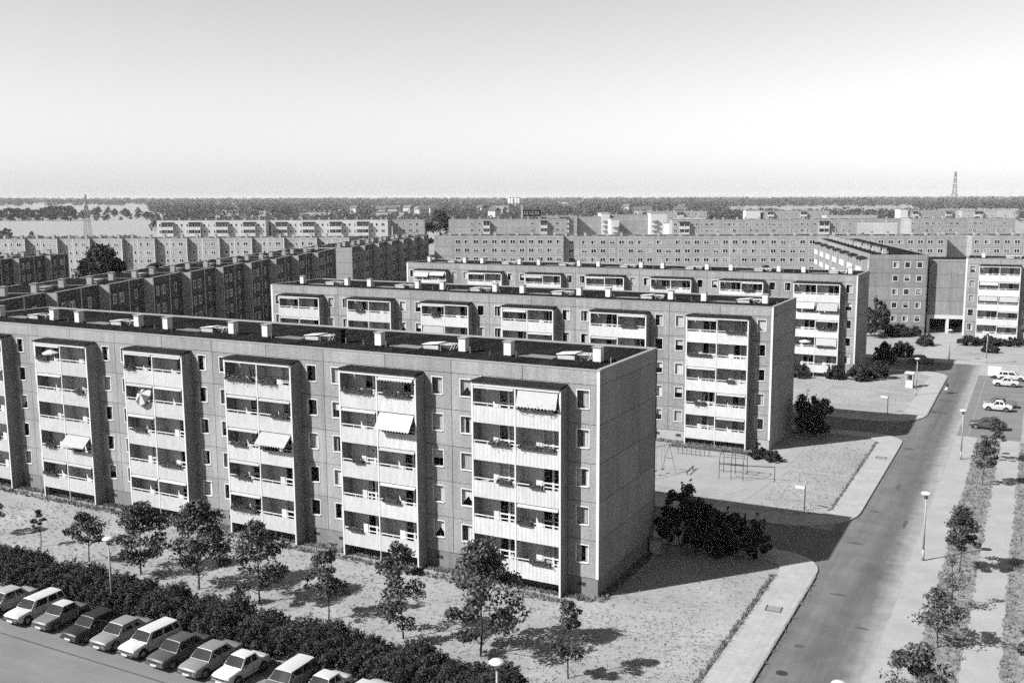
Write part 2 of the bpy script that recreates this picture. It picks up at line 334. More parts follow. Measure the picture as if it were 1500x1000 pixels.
def window_meshes(w, h, cols=1, fw=0.07):
    key = (w, h, cols, fw)
    if key in WC: return WC[key]
    b = MB(); y0, y1 = -0.025, 0.15
    b.box(-w/2, -w/2+fw, y0, y1, 0, h, white); b.box(w/2-fw, w/2, y0, y1, 0, h, white)
    b.box(-w/2+fw, w/2-fw, y0, y1, h-fw, h, white); b.box(-w/2+fw, w/2-fw, y0-.05, y1, 0, fw, white)
    for c in range(1, cols): x = -w/2 + w*c/cols; b.box(x-.04, x+.04, .05, .14, fw, h-fw, white)
    fr = b.mesh('window')
    p = MB(); p.face(((-w/2+fw, .11, fw), (w/2-fw, .11, fw), (w/2-fw, .11, h-fw), (-w/2+fw, .11, h-fw)), glass); pane = p.mesh('pane')
    cur = []
    a, c = -w/2+fw, w/2-fw; W_ = c-a; zb, zt = fw, h-fw; H_ = zt-zb
    def drape(parts):
        q = MB()
        for (u0, u1, v0, v1, sl) in parts:           # slightly folded cloth
            n = max(3, int((u1-u0)*8)); 
            for i in range(n):
                xa, xb = a+W_*(u0+(u1-u0)*i/n), a+W_*(u0+(u1-u0)*(i+1)/n); ya, yb = .20+.03*(i % 2), .20+.03*((i+1) % 2)
                za0, zb0 = zb+H_*(v0+sl*i/n), zb+H_*(v0+sl*(i+1)/n)
                q.face(((xa, ya, za0), (xb, yb, zb0), (xb, yb, zb+H_*v1), (xa, ya, zb+H_*v1)), curtain_m)
        return q.mesh('curtain')
    cur = [None, drape([(0, 1, .02, 1, 0)]), drape([(0, .32, 0, 1, 0), (.68, 1, 0, 1, 0)]), drape([(.45, 1, 0, 1, 0)]), drape([(0, 1, .45, 1, 0)]), drape([(0, .5, .1, 1, .45), (.5, 1, .55, 1, -.45)]), drape([(0, .3, 0, 1, 0)])]
    WC[key] = (fr, pane, cur); return WC[key]
def window(parent, x, y, z, w, h, rnd, rz=0, cols=1, wts=(1.4, 3, 2.2, 2, 2, 1.5, 1.5)):
    fr, pane, cur = window_meshes(w, h, cols)
    o = ob('window', fr, parent, (x, y, z), rz); ob('pane', pane, o)
    c = rnd.choices(cur, wts)[0]
    if c: ob('curtain', c, o)
    return o
FW = {}
FR = random.Random(12)
far_curtain = mat('curtained_pane', 0.55, 0.3, rnd=0.4)
def far_window(parent, x, y, z, w, h, cols=1, rz=0):
    var = FR.choice((0, 0, 0, 1, 2, 3)); key = (w, h, cols, var)
    if key not in FW:
        b = MB(); fw = 0.14
        b.box(-w/2, -w/2+fw, -.04, .12, 0, h, white); b.box(w/2-fw, w/2, -.04, .12, 0, h, white); b.box(-w/2+fw, w/2-fw, -.04, .12, h-fw, h, white); b.box(-w/2+fw, w/2-fw, -.08, .12, 0, fw*1.3, white)
        for c in range(1, cols): q = -w/2+w*c/cols; b.box(q-.07, q+.07, .0, .1, fw, h-fw, white)
        def pn(u0, u1, v0, v1, m_): X0, X1, Z0, Z1 = -w/2+fw, w/2-fw, fw, h-fw; b.face(((X0+(X1-X0)*u0, .07, Z0+(Z1-Z0)*v0), (X0+(X1-X0)*u1, .07, Z0+(Z1-Z0)*v0), (X0+(X1-X0)*u1, .07, Z0+(Z1-Z0)*v1), (X0+(X1-X0)*u0, .07, Z0+(Z1-Z0)*v1)), m_)
        if var == 0: pn(0, 1, 0, 1, glass_dark)
        elif var == 1: pn(0, .5, 0, 1, glass_dark); pn(.5, 1, 0, 1, far_curtain)
        elif var == 2: pn(0, 1, 0, .55, glass_dark); pn(0, 1, .55, 1, far_curtain)
        else: pn(0, 1, 0, .2, glass_dark); pn(0, 1, .2, 1, far_curtain)
        FW[key] = b.mesh('window')
    return ob('window', FW[key], parent, (x, y, z), rz)

# ------------------------------------------------------------------ the three near blocks
HB, FH, ATT, DEP = 1.38, 2.8, 1.13, 11.6
TOP = HB + 5*FH + ATT
BX0, BX1, BD = 2.4, 9.6, 1.15          # balcony tower from the section's right edge, and its depth
def cached(f):
    d = {}
    def g(*a):
        if a not in d: d[a] = f(*a)
        return d[a]
    return g
@cached
def parapet_mesh(w):
    b = MB(); n = int(w/0.11); z0, z1 = -0.42, 0.82
    for i in range(n):
        xa, xm, xb = w*i/n, w*(i+.5)/n, w*(i+1)/n
        b.face(((xa, 0, z0), (xm, -.03, z0), (xm, -.03, z1), (xa, 0, z1)), parapet_m); b.face(((xm, -.03, z0), (xb, 0, z0), (xb, 0, z1), (xm, -.03, z1)), parapet_m)
    b.face(((0, .05, z0), (0, .05, z1), (w, .05, z1), (w, .05, z0)), parapet_m); b.face(((0, -.03, z1), (w, -.03, z1), (w, .05, z1), (0, .05, z1)), parapet_m); b.face(((0, .05, z0), (w, .05, z0), (w, -.03, z0), (0, -.03, z0)), parapet_m)
    return b.mesh('parapet')
@cached
def rail_mesh(w):
    b = MB(); b.box(0, w, -.025, .035, 1.0, 1.06, white)
    for i in range(4): x = .06+(w-.16)*i/3; b.box(x, x+.04, -.005, .03, .82, 1.0, white)
    return b.mesh('handrail')
@cached
def slab_mesh(w): b = MB(); b.box(0, w, 0, BD+.06, -.18, 0, white); return b.mesh('balcony')
@cached
def door_mesh():
    b = MB(); y0, y1 = 0, .1; W_, H_ = 1.86, 2.25; f = .10
    b.box(0, f, y0, y1, 0, H_, white); b.box(W_-f, W_, y0, y1, 0, H_, white); b.box(f, W_-f, y0, y1, H_-f, H_, white); b.box(f, W_-f, y0, y1, 0, f, white)
    b.box(.76, .92, y0-.01, y1, f, H_-f, white); b.box(f, .78, y0, y1, .82, .92, white); b.box(.90, W_-f, y0, y1, .82, .92, white)
    return b.mesh('balcony_door')
@cached
def door_pane():
    b = MB(); b.face(((.07, .06, .07), (1.8, .06, .07), (1.8, .06, 2.2), (.07, .06, 2.2)), glass); return b.mesh('pane')
@cached
def door_curtain(k):
    b = MB(); parts = [[(.95, 1.78, .1, 2.15)], [(.07, 1.78, .9, 2.15)], [(1.3, 1.78, .1, 2.15), (.1, .4, .1, 2.15)], [(.95, 1.78, .95, 2.15)], [(.07, 1.78, .1, 2.15)]][k]
    for x0, x1, z0, z1 in parts:
        n = max(3, int((x1-x0)*9))
        for i in range(n):
            xa, xb = x0+(x1-x0)*i/n, x0+(x1-x0)*(i+1)/n
            b.face(((xa, .14+.03*(i % 2), z0), (xb, .14+.03*((i+1) % 2), z0), (xb, .14+.03*((i+1) % 2), z1), (xa, .14+.03*(i % 2), z1)), curtain_m)
    return b.mesh('curtain')
@cached
def side_wall_mesh():
    b = MB(); zt = TOP-1.42; zf = TOP-1.45
    b.hexa([(0, -BD, 0), (.14, -BD, 0), (0, -.01, 0), (.14, -.01, 0), (0, -BD, zf), (.14, -BD, zf), (0, -.01, zt), (.14, -.01, zt)], concrete)
    return b.mesh('balcony_side_wall')
@cached
def edge_mesh(w): b = MB(); b.box(0, w, -.05, 0, 0, TOP-1.46, white); return b.mesh('edge_strip')
@cached
def canopy_mesh():
    b = MB(); w = BX1-BX0; zf, zb = TOP-1.38, TOP-1.28
    b.hexa([(-.05, -BD-.22, zf), (w+.05, -BD-.22, zf), (.25, -.02, zb), (w-.05, -.02, zb), (-.05, -BD-.22, zf+.10), (w+.05, -BD-.22, zf+.10), (.25, -.02, zb+.12), (w-.05, -.02, zb+.12)], canopy_m)
    b.box(.1, w-.1, -BD-.10, -BD-.04, zf-.24, zf-.02, white)
    return b.mesh('balcony_canopy')
@cached
def valance_mesh(): b = MB(); b.hexa([(.1, -.16, 2.12), (3.35, -.16, 2.12), (.1, 0, 2.28), (3.35, 0, 2.28), (.1, -.12, 2.22), (3.35, -.12, 2.22), (.1, .05, 2.33), (3.35, .05, 2.33)], fabric_m); return b.mesh('rolled_awning')
@cached
def awning_mesh(out, drop):
    b = MB(); n = 12; w0, w1 = .15, 3.3
    for i in range(n):
        xa, xb = w0+(w1-w0)*i/n, w0+(w1-w0)*(i+1)/n
        b.face(((xa, .02, 2.3), (xb, .02, 2.3), (xb, -out, 2.3-drop), (xa, -out, 2.3-drop)), fabric_m)
        b.face(((xa, -out, 2.3-drop), (xb, -out, 2.3-drop), ((xa+xb)/2, -out-.01, 2.3-drop-.10)), fabric_m)
    for x in (w0, w1): b.tube((x, .05, 1.5), (x, -out, 2.3-drop), .015, .015, metal_grey, 5)
    return b.mesh('awning')
@cached
def chimney_mesh(dark):
    q = plinth_grey if not dark else bitumen
    b = MB(); mm = white if not dark else bitumen
    b.box(-.31, .31, -.31, .31, 0, 1.10, mm); b.box(-.38, .38, -.38, .38, 1.10, 1.17, coping_m if not dark else canopy_m); b.box(-.45, .45, -.43, .43, -.02, .08, bitumen)
    return b.mesh('chimney')
@cached
def hatch_mesh():
    b = MB(); b.box(-.75, .65, -.55, .55, 0, .30, white_render)
    b.hexa([(-.85, -.62, .32), (.75, -.62, .46), (-.85, .62, .32), (.75, .62, .46), (-.85, -.62, .38), (.75, -.62, .52), (-.85, .62, .38), (.75, .62, .52)], white)
    b.hexa([(.66, -.5, .0), (1.75, -.5, .0), (.66, .5, .0), (1.75, .5, 0), (.66, -.5, .38), (1.7, -.5, .06), (.66, .5, .38), (1.7, .5, .06)], glass_dark)
    for y in (-.5, 0, .5): b.tube((.66, y, .42), (1.95, y, .42), .025, .025, white, 5); b.tube((1.95, y, .42), (1.7, y, .02), .025, .025, white, 5)
    b.tube((1.95, -.5, .42), (1.95, .5, .42), .025, .025, white, 5); b.tube((1.3, -.5, .42), (1.3, .5, .42), .025, .025, white, 5)
    return b.mesh('roof_hatch')
@cached
def board_mesh(): b = MB(); b.hexa([(-1.5, -.55, 0), (1.5, -.7, 0), (-1.1, .6, 0), (1.5, .5, 0), (-1.5, -.55, .05), (1.5, -.7, .05), (-1.1, .6, .05), (1.5, .5, .05)], board_m); return b.mesh('roof_board')
@cached
def pipe_mesh(): b = MB(); b.tube((0, 0, 0), (0, 0, .45), .05, .05, metal_grey, 7); return b.mesh('vent_pipe')
@cached
def vent_mesh(): b = MB(); b.box(-.3, .3, -.012, .05, 0, .26, interior); b.box(-.36, .36, -.03, -.014, -.05, -.01, kerb_m); return b.mesh('basement_window')
def near_block(name, label, loc, nsec, seed, plinth, awn=None, rz=0.0, floors=range(5), darkch=(), gable_r=True, wmin=0):
    rnd = random.Random(seed); L = 12*nsec; awn = awn or {}
    B = thing(name, label, 'apartment block', loc, rz)
    c = MB(); c.box(-L+.22, -.22, .5, DEP-.22, 0.1, TOP-.4, interior); ob('dark_core', c.mesh('dark_core'), B)  # near-black core stands in for the unlit rooms behind the panels
    c = MB(); c.box(-L, 0, DEP-.2, DEP, HB, TOP-.12, concrete); ob('back_wall', c.mesh('back_wall'), B)
    # plinth
    c = MB(); c.box(-L+.06, -.06, .06, DEP-.06, -.5, HB-.02, plinth); P = ob('plinth', c.mesh('plinth'), B)
    for i in range(nsec):
        for x in (-12*i-1.3, -12*i-10.7): ob('basement_window', vent_mesh(), P, (x, .055, .72))
    # front panels
    op = ((.62, 1.68, 1.06, 2.46),); opR = ((.72, 1.78, 1.06, 2.46),)
    back = ((1.60, 3.46, 0.0+.05, 2.33),)
    for i in range(nsec):
        x0 = -12*i
        for f in range(5):
            z = HB+FH*f
            ob('wall_panel', panel_mesh(2.4, FH, ((.62, 1.68, 1.06, 2.46),)), B, (x0-2.4, 0, z))
            ob('wall_panel', panel_mesh(2.4, FH, ((.72, 1.78, 1.06, 2.46),)), B, (x0-12, 0, z))
            window(B, x0-2.4+1.15, 0, z+1.06, 1.06, 1.40, rnd); window(B, x0-12+1.25, 0, z+1.06, 1.06, 1.40, rnd)
            for s in (0, 1):
                xs = x0-9.6+3.6*s
                ob('wall_panel', panel_mesh(3.6, FH, back, loggia_m), B, (xs, 0, z))
                wl = xs+(.14 if s == 0 else .05); w = 3.41
                bal = ob('balcony', slab_mesh(w), B, (wl, -BD, z))
                pm = ob('parapet', parapet_mesh(w), bal, (0, -.02, 0)); ob('handrail', rail_mesh(w), bal)
                d = ob('balcony_door', door_mesh(), bal, (xs+1.6-wl, BD+.04, .06)); ob('pane', door_pane(), bal, (xs+1.6-wl, BD+.04, .06))
                k = rnd.randrange(7)
                if k < 5: ob('curtain', door_curtain(k), bal, (xs+1.6-wl, BD+.04, .06))
                a = awn.get((i, f, s))
                if a: ob('awning', awning_mesh(*a), bal)
                elif rnd.random() < (.42 if f < 4 else .4): ob('rolled_awning', valance_mesh(), bal)
        for x in (x0-9.6, x0-2.54): 
            sw = ob('balcony_side_wall', side_wall_mesh(), B, (x, 0, 0)); ob('edge_strip', edge_mesh(.14), sw, (0, -BD, 0))
        pw = MB() if i == 0 else None
        ob('balcony_partition', part_mesh(), B, (x0-6.05, 0, 0))
        ob('balcony_canopy', canopy_mesh(), B, (x0-9.6, 0, 0))
        for k in (0, 1): ob('wall_panel', panel_mesh(6.0, ATT-.12, ()), B, (x0-12+6*k, 0, HB+5*FH))
    # gables
    for f in range(6):
        z = HB+FH*f; h = FH if f < 5 else ATT-.12
        for a, w in ((0.0, 4.0), (4.0, 4.0), (8.0, 3.6)):
            ob('wall_panel', panel_mesh(w, h, ()), B, (0, a, z), R(90)); ob('wall_panel', panel_mesh(w, h, ()), B, (-L, a+w, z), R(-90))
    c = MB(); c.box(-.20, .015, -.015, .02, HB, TOP-.14, white); ob('corner_strip', c.mesh('corner_strip'), B)
    c = MB(); c.box(-L-.015, -L+.30, -.015, .02, HB, TOP-.14, white); ob('corner_strip', c.mesh('corner_strip'), B)
    # roof
    c = MB(); c.box(-L+.15, -.15, .15, DEP-.15, TOP-.5, TOP-.16, bitumen); RF = ob('roof', c.mesh('roof'), B)
    c = MB(); c.box(-L-.03, .03, -.03, .20, TOP-.12, TOP-.03, coping_m); c.box(-L-.03, .03, DEP-.26, DEP+.03, TOP-.12, TOP, coping_m)
    c.box(-.28, .03, .20, DEP-.26, TOP-.12, TOP, coping_m); c.box(-L-.03, -L+.28, .20, DEP-.26, TOP-.12, TOP, coping_m)
    ob('coping', c.mesh('coping'), RF)
    for i in range(nsec):
        x0 = -12*i; j = lambda: rnd.uniform(-.12, .12)
        ob('chimney', chimney_mesh((i, 0) in darkch), RF, (x0-(1.2 if i else 1.8)+j(), 3.9, TOP-.16)); ob('chimney', chimney_mesh((i, 1) in darkch), RF, (x0-9.1+j(), 3.7, TOP-.16))
        ob('roof_hatch', hatch_mesh(), RF, (x0-4.4+j(), 4.6, TOP-.16)); ob('roof_board', board_mesh(), RF, (x0-6.8+j(), 4.4, TOP-.158))
        for x in (-.4, -3.0, -8.3, -10.6): ob('vent_pipe', pipe_mesh(), RF, (x0+x+j(), 3.4+j(), TOP-.16), 0, rnd.uniform(.6, 1.2))
    return B
@cached
def part_mesh():
    b = MB(); b.box(0, .1, -BD-.06, -.01, HB-.42, TOP-1.5, white); b.box(.01, .09, -BD, -BD+.14, 0, HB-.42, plinth_white); return b.mesh('balcony_partition')
A1 = {(0, 4, 1): (.35, 1.15), (1, 3, 1): (.75, 1.15), (2, 2, 1): (.9, .85), (4, 1, 1): (.9, .85), (1, 4, 1): (.25, .2)}
near_block('apartment_block', 'nearest five-storey apartment block with white balconies above the parked cars', (0, 0, 0), 6, 11, plinth_grey, A1, darkch={(2, 0)})
A2 = {(3, 3, 0): (.1, .9), (2, 4, 0): (.2, .3)}
near_block('apartment_block', 'middle apartment block with whitewashed plinth behind the playground', (0.70, 47.57, -.2), 6, 22, plinth_white, A2)
A3 = {(6, 4, 0): (.6, .9), (6, 4, 1): (.6, .6), (0, 3, 0): (.7, .9), (0, 3, 1): (.6, 1.15), (0, 1, 1): (.15, 1.2), (4, 4, 0): (.2, .4)}
near_block('apartment_block', 'third apartment block with seven balcony columns beside the phone booth', (1.60, 99.05, -.26), 7, 33, plinth_white, A3)
ae = R(1); LE = 24
A5 = {(1, 3, 0): (.2, .6), (1, 2, 0): (.2, .8), (1, 2, 1): (.2, .9)}
near_block('apartment_block', 'apartment block with white balconies to the right of the drive-through passage', (13.8+LE*cos(ae), 149.2+LE*sin(ae), 0), 2, 55, plinth_grey, A5, rz=ae)

# ------------------------------------------------------------------ far slabs
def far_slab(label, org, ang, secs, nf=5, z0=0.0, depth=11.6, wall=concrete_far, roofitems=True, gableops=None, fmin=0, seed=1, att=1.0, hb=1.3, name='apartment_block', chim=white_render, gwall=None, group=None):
    """org = left front corner seen from outside; secs = list of dicts(w, dy, wins=[(xc,w,h,z,cols)], balc=(x0,x1)|None, strips=[x])"""
    rnd = random.Random(seed); B = thing(name, label, 'apartment block', (org[0], org[1], z0), R(ang), group)
    x = 0; zt = hb+FH*nf; top = zt+att; dy = 0
    for si, s in enumerate(secs):
        w = s['w']; dy = s.get('dy', dy)
        c = MB(); c.box(x+.2, x+w-.2, dy+.35, dy+depth-.2, .1, top-.35, interior); ob('dark_core', c.mesh('dark_core'), B)
        c = MB(); c.box(x+.05, x+w-.05, dy+.06, dy+depth-.06, -3, hb-.02, plinth_grey); ob('plinth', c.mesh('plinth'), B)
        c = MB(); c.box(x, x+w, dy+depth-.2, dy+depth, hb, top-.12, wall); ob('back_wall', c.mesh('back_wall'), B)
        bal = s.get('balc')
        for f in range(fmin, nf):
            z = hb+FH*f
            ops = [(q[0]-q[1]/2, q[0]+q[1]/2, q[3], q[3]+q[2]) for q in s['wins']]
            if bal: 
                nb = 2; bw_ = (bal[1]-bal[0])/nb
                ops += [(bal[0]+bw_*k+.5*bw_, bal[0]+bw_*(k+1)-.15, .9, 2.3) for k in range(nb)]
            ob('wall_panel', panel_mesh(w, FH, tuple((round(a,3), round(b_,3), c_, round(d_,3)) for a, b_, c_, d_ in ops), wall), B, (x, dy, z))
            for q in s['wins']: far_window(B, x+q[0], dy, z+q[3], q[1], q[2], q[4])
            if bal:
                for k in range(nb):
                    far_window(B, x+bal[0]+bw_*k+.75*bw_-.075, dy, z+.9, round(.5*bw_-.15, 3), 1.4, 1)
                    ob('balcony', far_balc_mesh(round(bw_, 2)), B, (x+bal[0]+bw_*k, dy, z))
        ob('wall_panel', panel_mesh(w, att-.1, (), wall), B, (x, dy, zt))
        if bal:
            for q in (bal[0], (bal[0]+bal[1])/2, bal[1]-.12): ob('balcony_side_wall', far_side_mesh(round(top-1.2, 2)), B, (x+q, dy, 0))
            ob('balcony_canopy', far_canopy_mesh(round(bal[1]-bal[0], 2)), B, (x+bal[0], dy, top-1.25))
        for q in s.get('strips', []): ob('joint_strip', strip_mesh(round(top-hb, 2)), B, (x+q-.11, dy, hb))
        # end walls of each section (needed where sections step)
        for f in range(fmin, nf+1):
            h = FH if f < nf else att-.1; z = hb+FH*f
            go = ()
            if gableops and si == len(secs)-1 and f < nf: go = tuple((q-.62, q+.62, 1.0, 2.4) for q in gableops)
            gw = gwall or wall
            if si == len(secs)-1 or secs[si+1].get('dy', dy) > dy: 
                ob('wall_panel', panel_mesh(depth, h, go, gw), B, (x+w, dy, z), R(90))
                for q in (gableops or []) if go else []: far_window(B, x+w, dy+q, z+1.0, 1.24, 1.4, 1, R(90))
            if si == 0 or secs[si-1].get('dy', dy) > dy: ob('wall_panel', panel_mesh(depth, h, (), gw), B, (x, dy+depth, z), R(-90))
        c = MB(); c.box(x+.1, x+w-.1, dy+.1, dy+depth-.1, top-.5, top-.14, bitumen)
        c.box(x-.02, x+w+.02, dy-.03, dy+.3, top-.1, top, coping_m); c.box(x-.02, x+w+.02, dy+depth-.3, dy+depth+.03, top-.1, top, coping_m)
        rf = ob('roof', c.mesh('roof'), B)
        if roofitems:
            for q in (.13, .72): ob('chimney', far_chim(), rf, (x+w*q+rnd.uniform(-.3, .3), dy+3.5, top-.14))
            ob('roof_hatch', far_hatch(), rf, (x+w*.42, dy+4.2, top-.14))
        x += w
    return B
@cached
def far_balc_mesh(w):
    b = MB(); b.box(.06, w-.06, -1.15, -.02, -.16, 0, white_render); b.box(.05, w-.05, -1.2, -1.12, -.35, .9, parapet_m); b.box(.05, w-.05, -1.2, -1.15, 1.0, 1.06, white)
    return b.mesh('balcony')
@cached
def far_side_mesh(h): b = MB(); b.box(0, .12, -1.17, -.01, 0, h, concrete_far); b.box(0, .12, -1.22, -1.175, 0, h, white); return b.mesh('balcony_side_wall')
@cached
def far_canopy_mesh(w): b = MB(); b.hexa([(-.1, -1.4, 0), (w+.1, -1.4, 0), (-.1, -.02, .3), (w+.1, -.02, .3), (-.1, -1.4, .12), (w+.1, -1.4, .12), (-.1, -.02, .42), (w+.1, -.02, .42)], canopy_m); return b.mesh('balcony_canopy')
@cached
def strip_mesh(h): b = MB(); b.box(0, .22, -.03, -.002, 0, h, white); return b.mesh('joint_strip')
@cached
def far_chim(): b = MB(); b.box(-.4, .4, -.38, .38, 0, 1.15, white_render); b.box(-.47, .47, -.45, .45, 1.15, 1.23, coping_m); return b.mesh('chimney')
@cached
def far_hatch(): b = MB(); b.box(-1.0, 1.0, -.6, .6, 0, .35, white_render); b.box(-1.1, 1.1, -.7, .7, .35, .43, coping_m); return b.mesh('roof_hatch')
WS = lambda dy, w=12.0: dict(w=w, dy=dy, wins=[(1.7, 1.05, 1.45, 1.0, 1), (4.1, 1.5, 1.45, 1.0, 2), (9.3, 1.0, 1.45, 1.0, 1)], strips=[.12, 6.9])
# dark staggered row on the left, facing away from the sun, its shade deepened by a dark wall colour
ST = 1.5
phi = 116.0
u = (cos(R(phi)), sin(R(phi))); n_ = (cos(R(phi+90)), sin(R(phi+90)))
c0 = (-87.1, 24.3)
k0 = -2
o1 = (c0[0]-2*-0+(-k0)*4.07, c0[1]+k0*11.8)
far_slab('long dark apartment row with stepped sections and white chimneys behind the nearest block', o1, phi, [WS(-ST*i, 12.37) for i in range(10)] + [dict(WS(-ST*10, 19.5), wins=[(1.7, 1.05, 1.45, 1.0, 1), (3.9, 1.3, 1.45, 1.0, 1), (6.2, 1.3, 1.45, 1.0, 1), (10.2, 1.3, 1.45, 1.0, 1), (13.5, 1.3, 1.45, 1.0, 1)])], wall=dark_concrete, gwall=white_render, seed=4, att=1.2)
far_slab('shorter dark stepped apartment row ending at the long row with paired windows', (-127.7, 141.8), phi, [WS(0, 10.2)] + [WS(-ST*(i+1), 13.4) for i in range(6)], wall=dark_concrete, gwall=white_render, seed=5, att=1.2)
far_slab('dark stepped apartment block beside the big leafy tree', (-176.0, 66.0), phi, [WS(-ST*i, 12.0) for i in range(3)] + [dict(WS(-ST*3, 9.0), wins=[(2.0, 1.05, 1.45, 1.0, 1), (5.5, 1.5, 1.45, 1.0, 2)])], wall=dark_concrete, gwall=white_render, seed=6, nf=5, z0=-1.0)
# light stepped row on the left
WRs = lambda dy: dict(w=10.85, dy=dy, wins=[(1.6, 1.2, 1.4, 1.0, 1), (3.7, .95, 1.4, 1.0, 1), (5.9, .95, 1.4, 1.0, 1), (8.6, 1.7, 1.4, 1.0, 2)], strips=[4.75, 10.7])
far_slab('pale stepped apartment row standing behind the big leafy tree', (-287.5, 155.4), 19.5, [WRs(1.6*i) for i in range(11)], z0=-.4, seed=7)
# lighter slabs behind it, with paired balconies
LSs = lambda dy=0: dict(w=12.0, dy=dy, wins=[(1.4, .9, 1.3, 1.0, 1), (9.0, .95, 1.3, 1.0, 1), (11.0, 1.0, 1.3, 1.0, 1)], balc=(2.4, 7.6), strips=[])
far_slab('pale apartment slab with paired balconies at the edge of the open field', (-316.6, 252.7), 27, [LSs() for i in range(4)], z0=3.6, seed=8, wall=white)
far_slab('pale apartment slab set a step behind the slab at the field edge', (-275.5, 279.5), 27, [LSs() for i in range(4)] + [dict(w=4, dy=0, wins=[(1.8, 1.6, 1.3, 1.0, 2)])], z0=3.4, seed=9, wall=white, gwall=concrete_far)
far_slab('short pale apartment slab with plain windows left of the tall dark tree', (-233.3, 312.8), 27, [dict(w=14.5, wins=[(2, 1.2, 1.3, 1.0, 1), (5, 1.2, 1.3, 1, 1), (8, 1.6, 1.3, 1, 2), (11, 1.2, 1.3, 1, 1)])], z0=3.2, seed=10)
# the long plain row closing the estate
Ns = lambda dy=0, st=(): dict(w=12.0, dy=dy, wins=[(1.5+3*k, 1.75, 1.4, 1.0, 2) for k in range(4)], strips=list(st))
far_slab('plain long apartment row with double windows at the end of the dark stepped row', (-149.0, 214.4), 22, [dict(w=6.3, dy=0, wins=[(4.6, .5, .5, 1.5, 1)])] + [Ns() for i in range(3)], z0=.4, seed=12, fmin=1)
far_slab('longest plain apartment row with double windows behind the third block', (-110.6, 231.8), 22, [dict(w=5.3, dy=0, wins=[(2.6, 1.75, 1.4, 1.0, 2)])] + [Ns(0, (11.9,)) if i == 3 else Ns() for i in range(9)] + [dict(w=6.6, dy=0, wins=[(1.5, 1.75, 1.4, 1.0, 2), (4.6, 1.75, 1.4, 1.0, 2)]), dict(w=7.4, dy=4.5, wins=[]), Ns(0), Ns(0)], z0=.1, seed=13, fmin=1)
# slab with gable towards the drive, passage block
far_slab('apartment block with white balconies along its side and three gable window columns', (-5-84*cos(R(108)), 156-84*sin(R(108))) if False else (-5+84*cos(R(108)), 156+84*sin(R(108))), 288, [dict(w=12.0, wins=[(1.2, 1, 1.3, 1, 1), (10.8, 1, 1.3, 1, 1)], balc=(2.4, 9.6)) for i in range(7)], seed=15, gableops=[5.3, 7.6, 10.0], hb=1.38, att=1.13, wall=concrete)
PB = thing('passage_building', 'windowless link building over two dark drive-through openings', 'building', (6.2, 161.2, 0), R(12))
for f in range(4):
    for k in range(2): ob('wall_panel', panel_mesh(4.3, FH, ()), PB, (4.3*k, 0, 3.9+FH*f))
c = MB(); c.box(.1, 8.5, .3, 11.2, 3.6, 15.0, interior); ob('dark_core', c.mesh('dark_core'), PB)
c = MB(); c.box(0, 8.6, .0, 11.4, 15.1, 15.3, bitumen); c.box(-.05, 8.65, -.06, .3, 15.02, 15.4, coping_m); ob('roof', c.mesh('roof'), PB)
c = MB(); c.box(0, 8.6, -.06, .6, 3.05, 3.88, white); ob('lintel', c.mesh('lintel'), PB)
for x in (0, 3.75, 8.1): c = MB(); c.box(x, x+.55, -.04, .7, 0, 3.05, white); ob('pillar', c.mesh('pillar'), PB)
c = MB(); c.box(0, 8.6, .61, 11.2, 3.4, 3.6, loggia_m); ob('soffit', c.mesh('soffit'), PB)
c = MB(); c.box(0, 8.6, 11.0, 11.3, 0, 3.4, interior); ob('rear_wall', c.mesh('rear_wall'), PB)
# farther slabs
gB = lambda n, w=12.0: [dict(w=w, wins=[(1.4, 1.6, 1.3, 1.0, 2), (9.2, .95, 1.3, 1.0, 1), (11.0, 1.0, 1.3, 1.0, 1)], balc=(3, 7.6)) if i % 2 == 0 else dict(w=w, wins=[(1.5, .95, 1.3, 1, 1), (4.2, 1.6, 1.3, 1, 2), (7.4, 1.6, 1.3, 1, 2), (10.4, .95, 1.3, 1, 1)]) for i in range(n)]
gN = lambda n: [dict(w=10.0, wins=[(1.2, .8, 1.3, 1, 1), (3.3, 1.6, 1.3, 1, 2), (5.8, 1.6, 1.3, 1, 2), (8.2, .8, 1.3, 1, 1)]) for i in range(n)]
gX = lambda w: [dict(w=w, wins=[])]
far_slab('grey apartment slab with one balcony column right of the tall dark tree', (-207.8, 319.5), 27, [dict(w=12, wins=[(10.5, 1.6, 1.3, 1, 2)]), dict(w=14, wins=[(2, 1.6, 1.3, 1, 2), (8, 1, 1.3, 1, 1)], balc=(3.6, 6.4)), dict(w=13, wins=[(11.5, 1.6, 1.3, 1, 2)]), dict(w=14, wins=[(7, 1, 1.3, 1, 1), (9.5, 1.6, 1.3, 1, 2), (12, 1.6, 1.3, 1, 2)], balc=(2, 5))], z0=3.3, seed=16)
TB = thing('tower_building', 'short tower with dark top storey rising behind the grey slab', 'building', (-192.5, 362.0, 3), R(27))
c = MB(); c.box(0, 8.5, 0, 8, 0, 15.2, concrete_far); ob('wall', c.mesh('wall'), TB)
c = MB(); c.box(-.3, 8.8, -.3, 8.3, 15.2, 20.2, canopy_m); ob('top_storey', c.mesh('top_storey'), TB)
for k in range(3):
    for f in range(2): far_window(TB, 1.6+2.6*k, -.32, 15.8+2.3*f, 1.7, 1.2, 1)
c = MB(); c.box(-.8, 0.2, -.5, 1.0, 12, 22.5, white_render); ob('chimney', c.mesh('chimney'), TB)
far_slab('distant apartment slab with two balcony columns right of the dark-topped tower', (-239.7, 463.6), 27, [dict(w=13.6, wins=[(1.2, 1, 1.3, 1, 1), (12, 1, 1.3, 1, 1)], balc=(3, 9)), dict(w=13.6, wins=[(1.2, 1, 1.3, 1, 1), (11.2, 1.6, 1.3, 1, 2)], balc=(3, 9))], z0=2.4, seed=17)
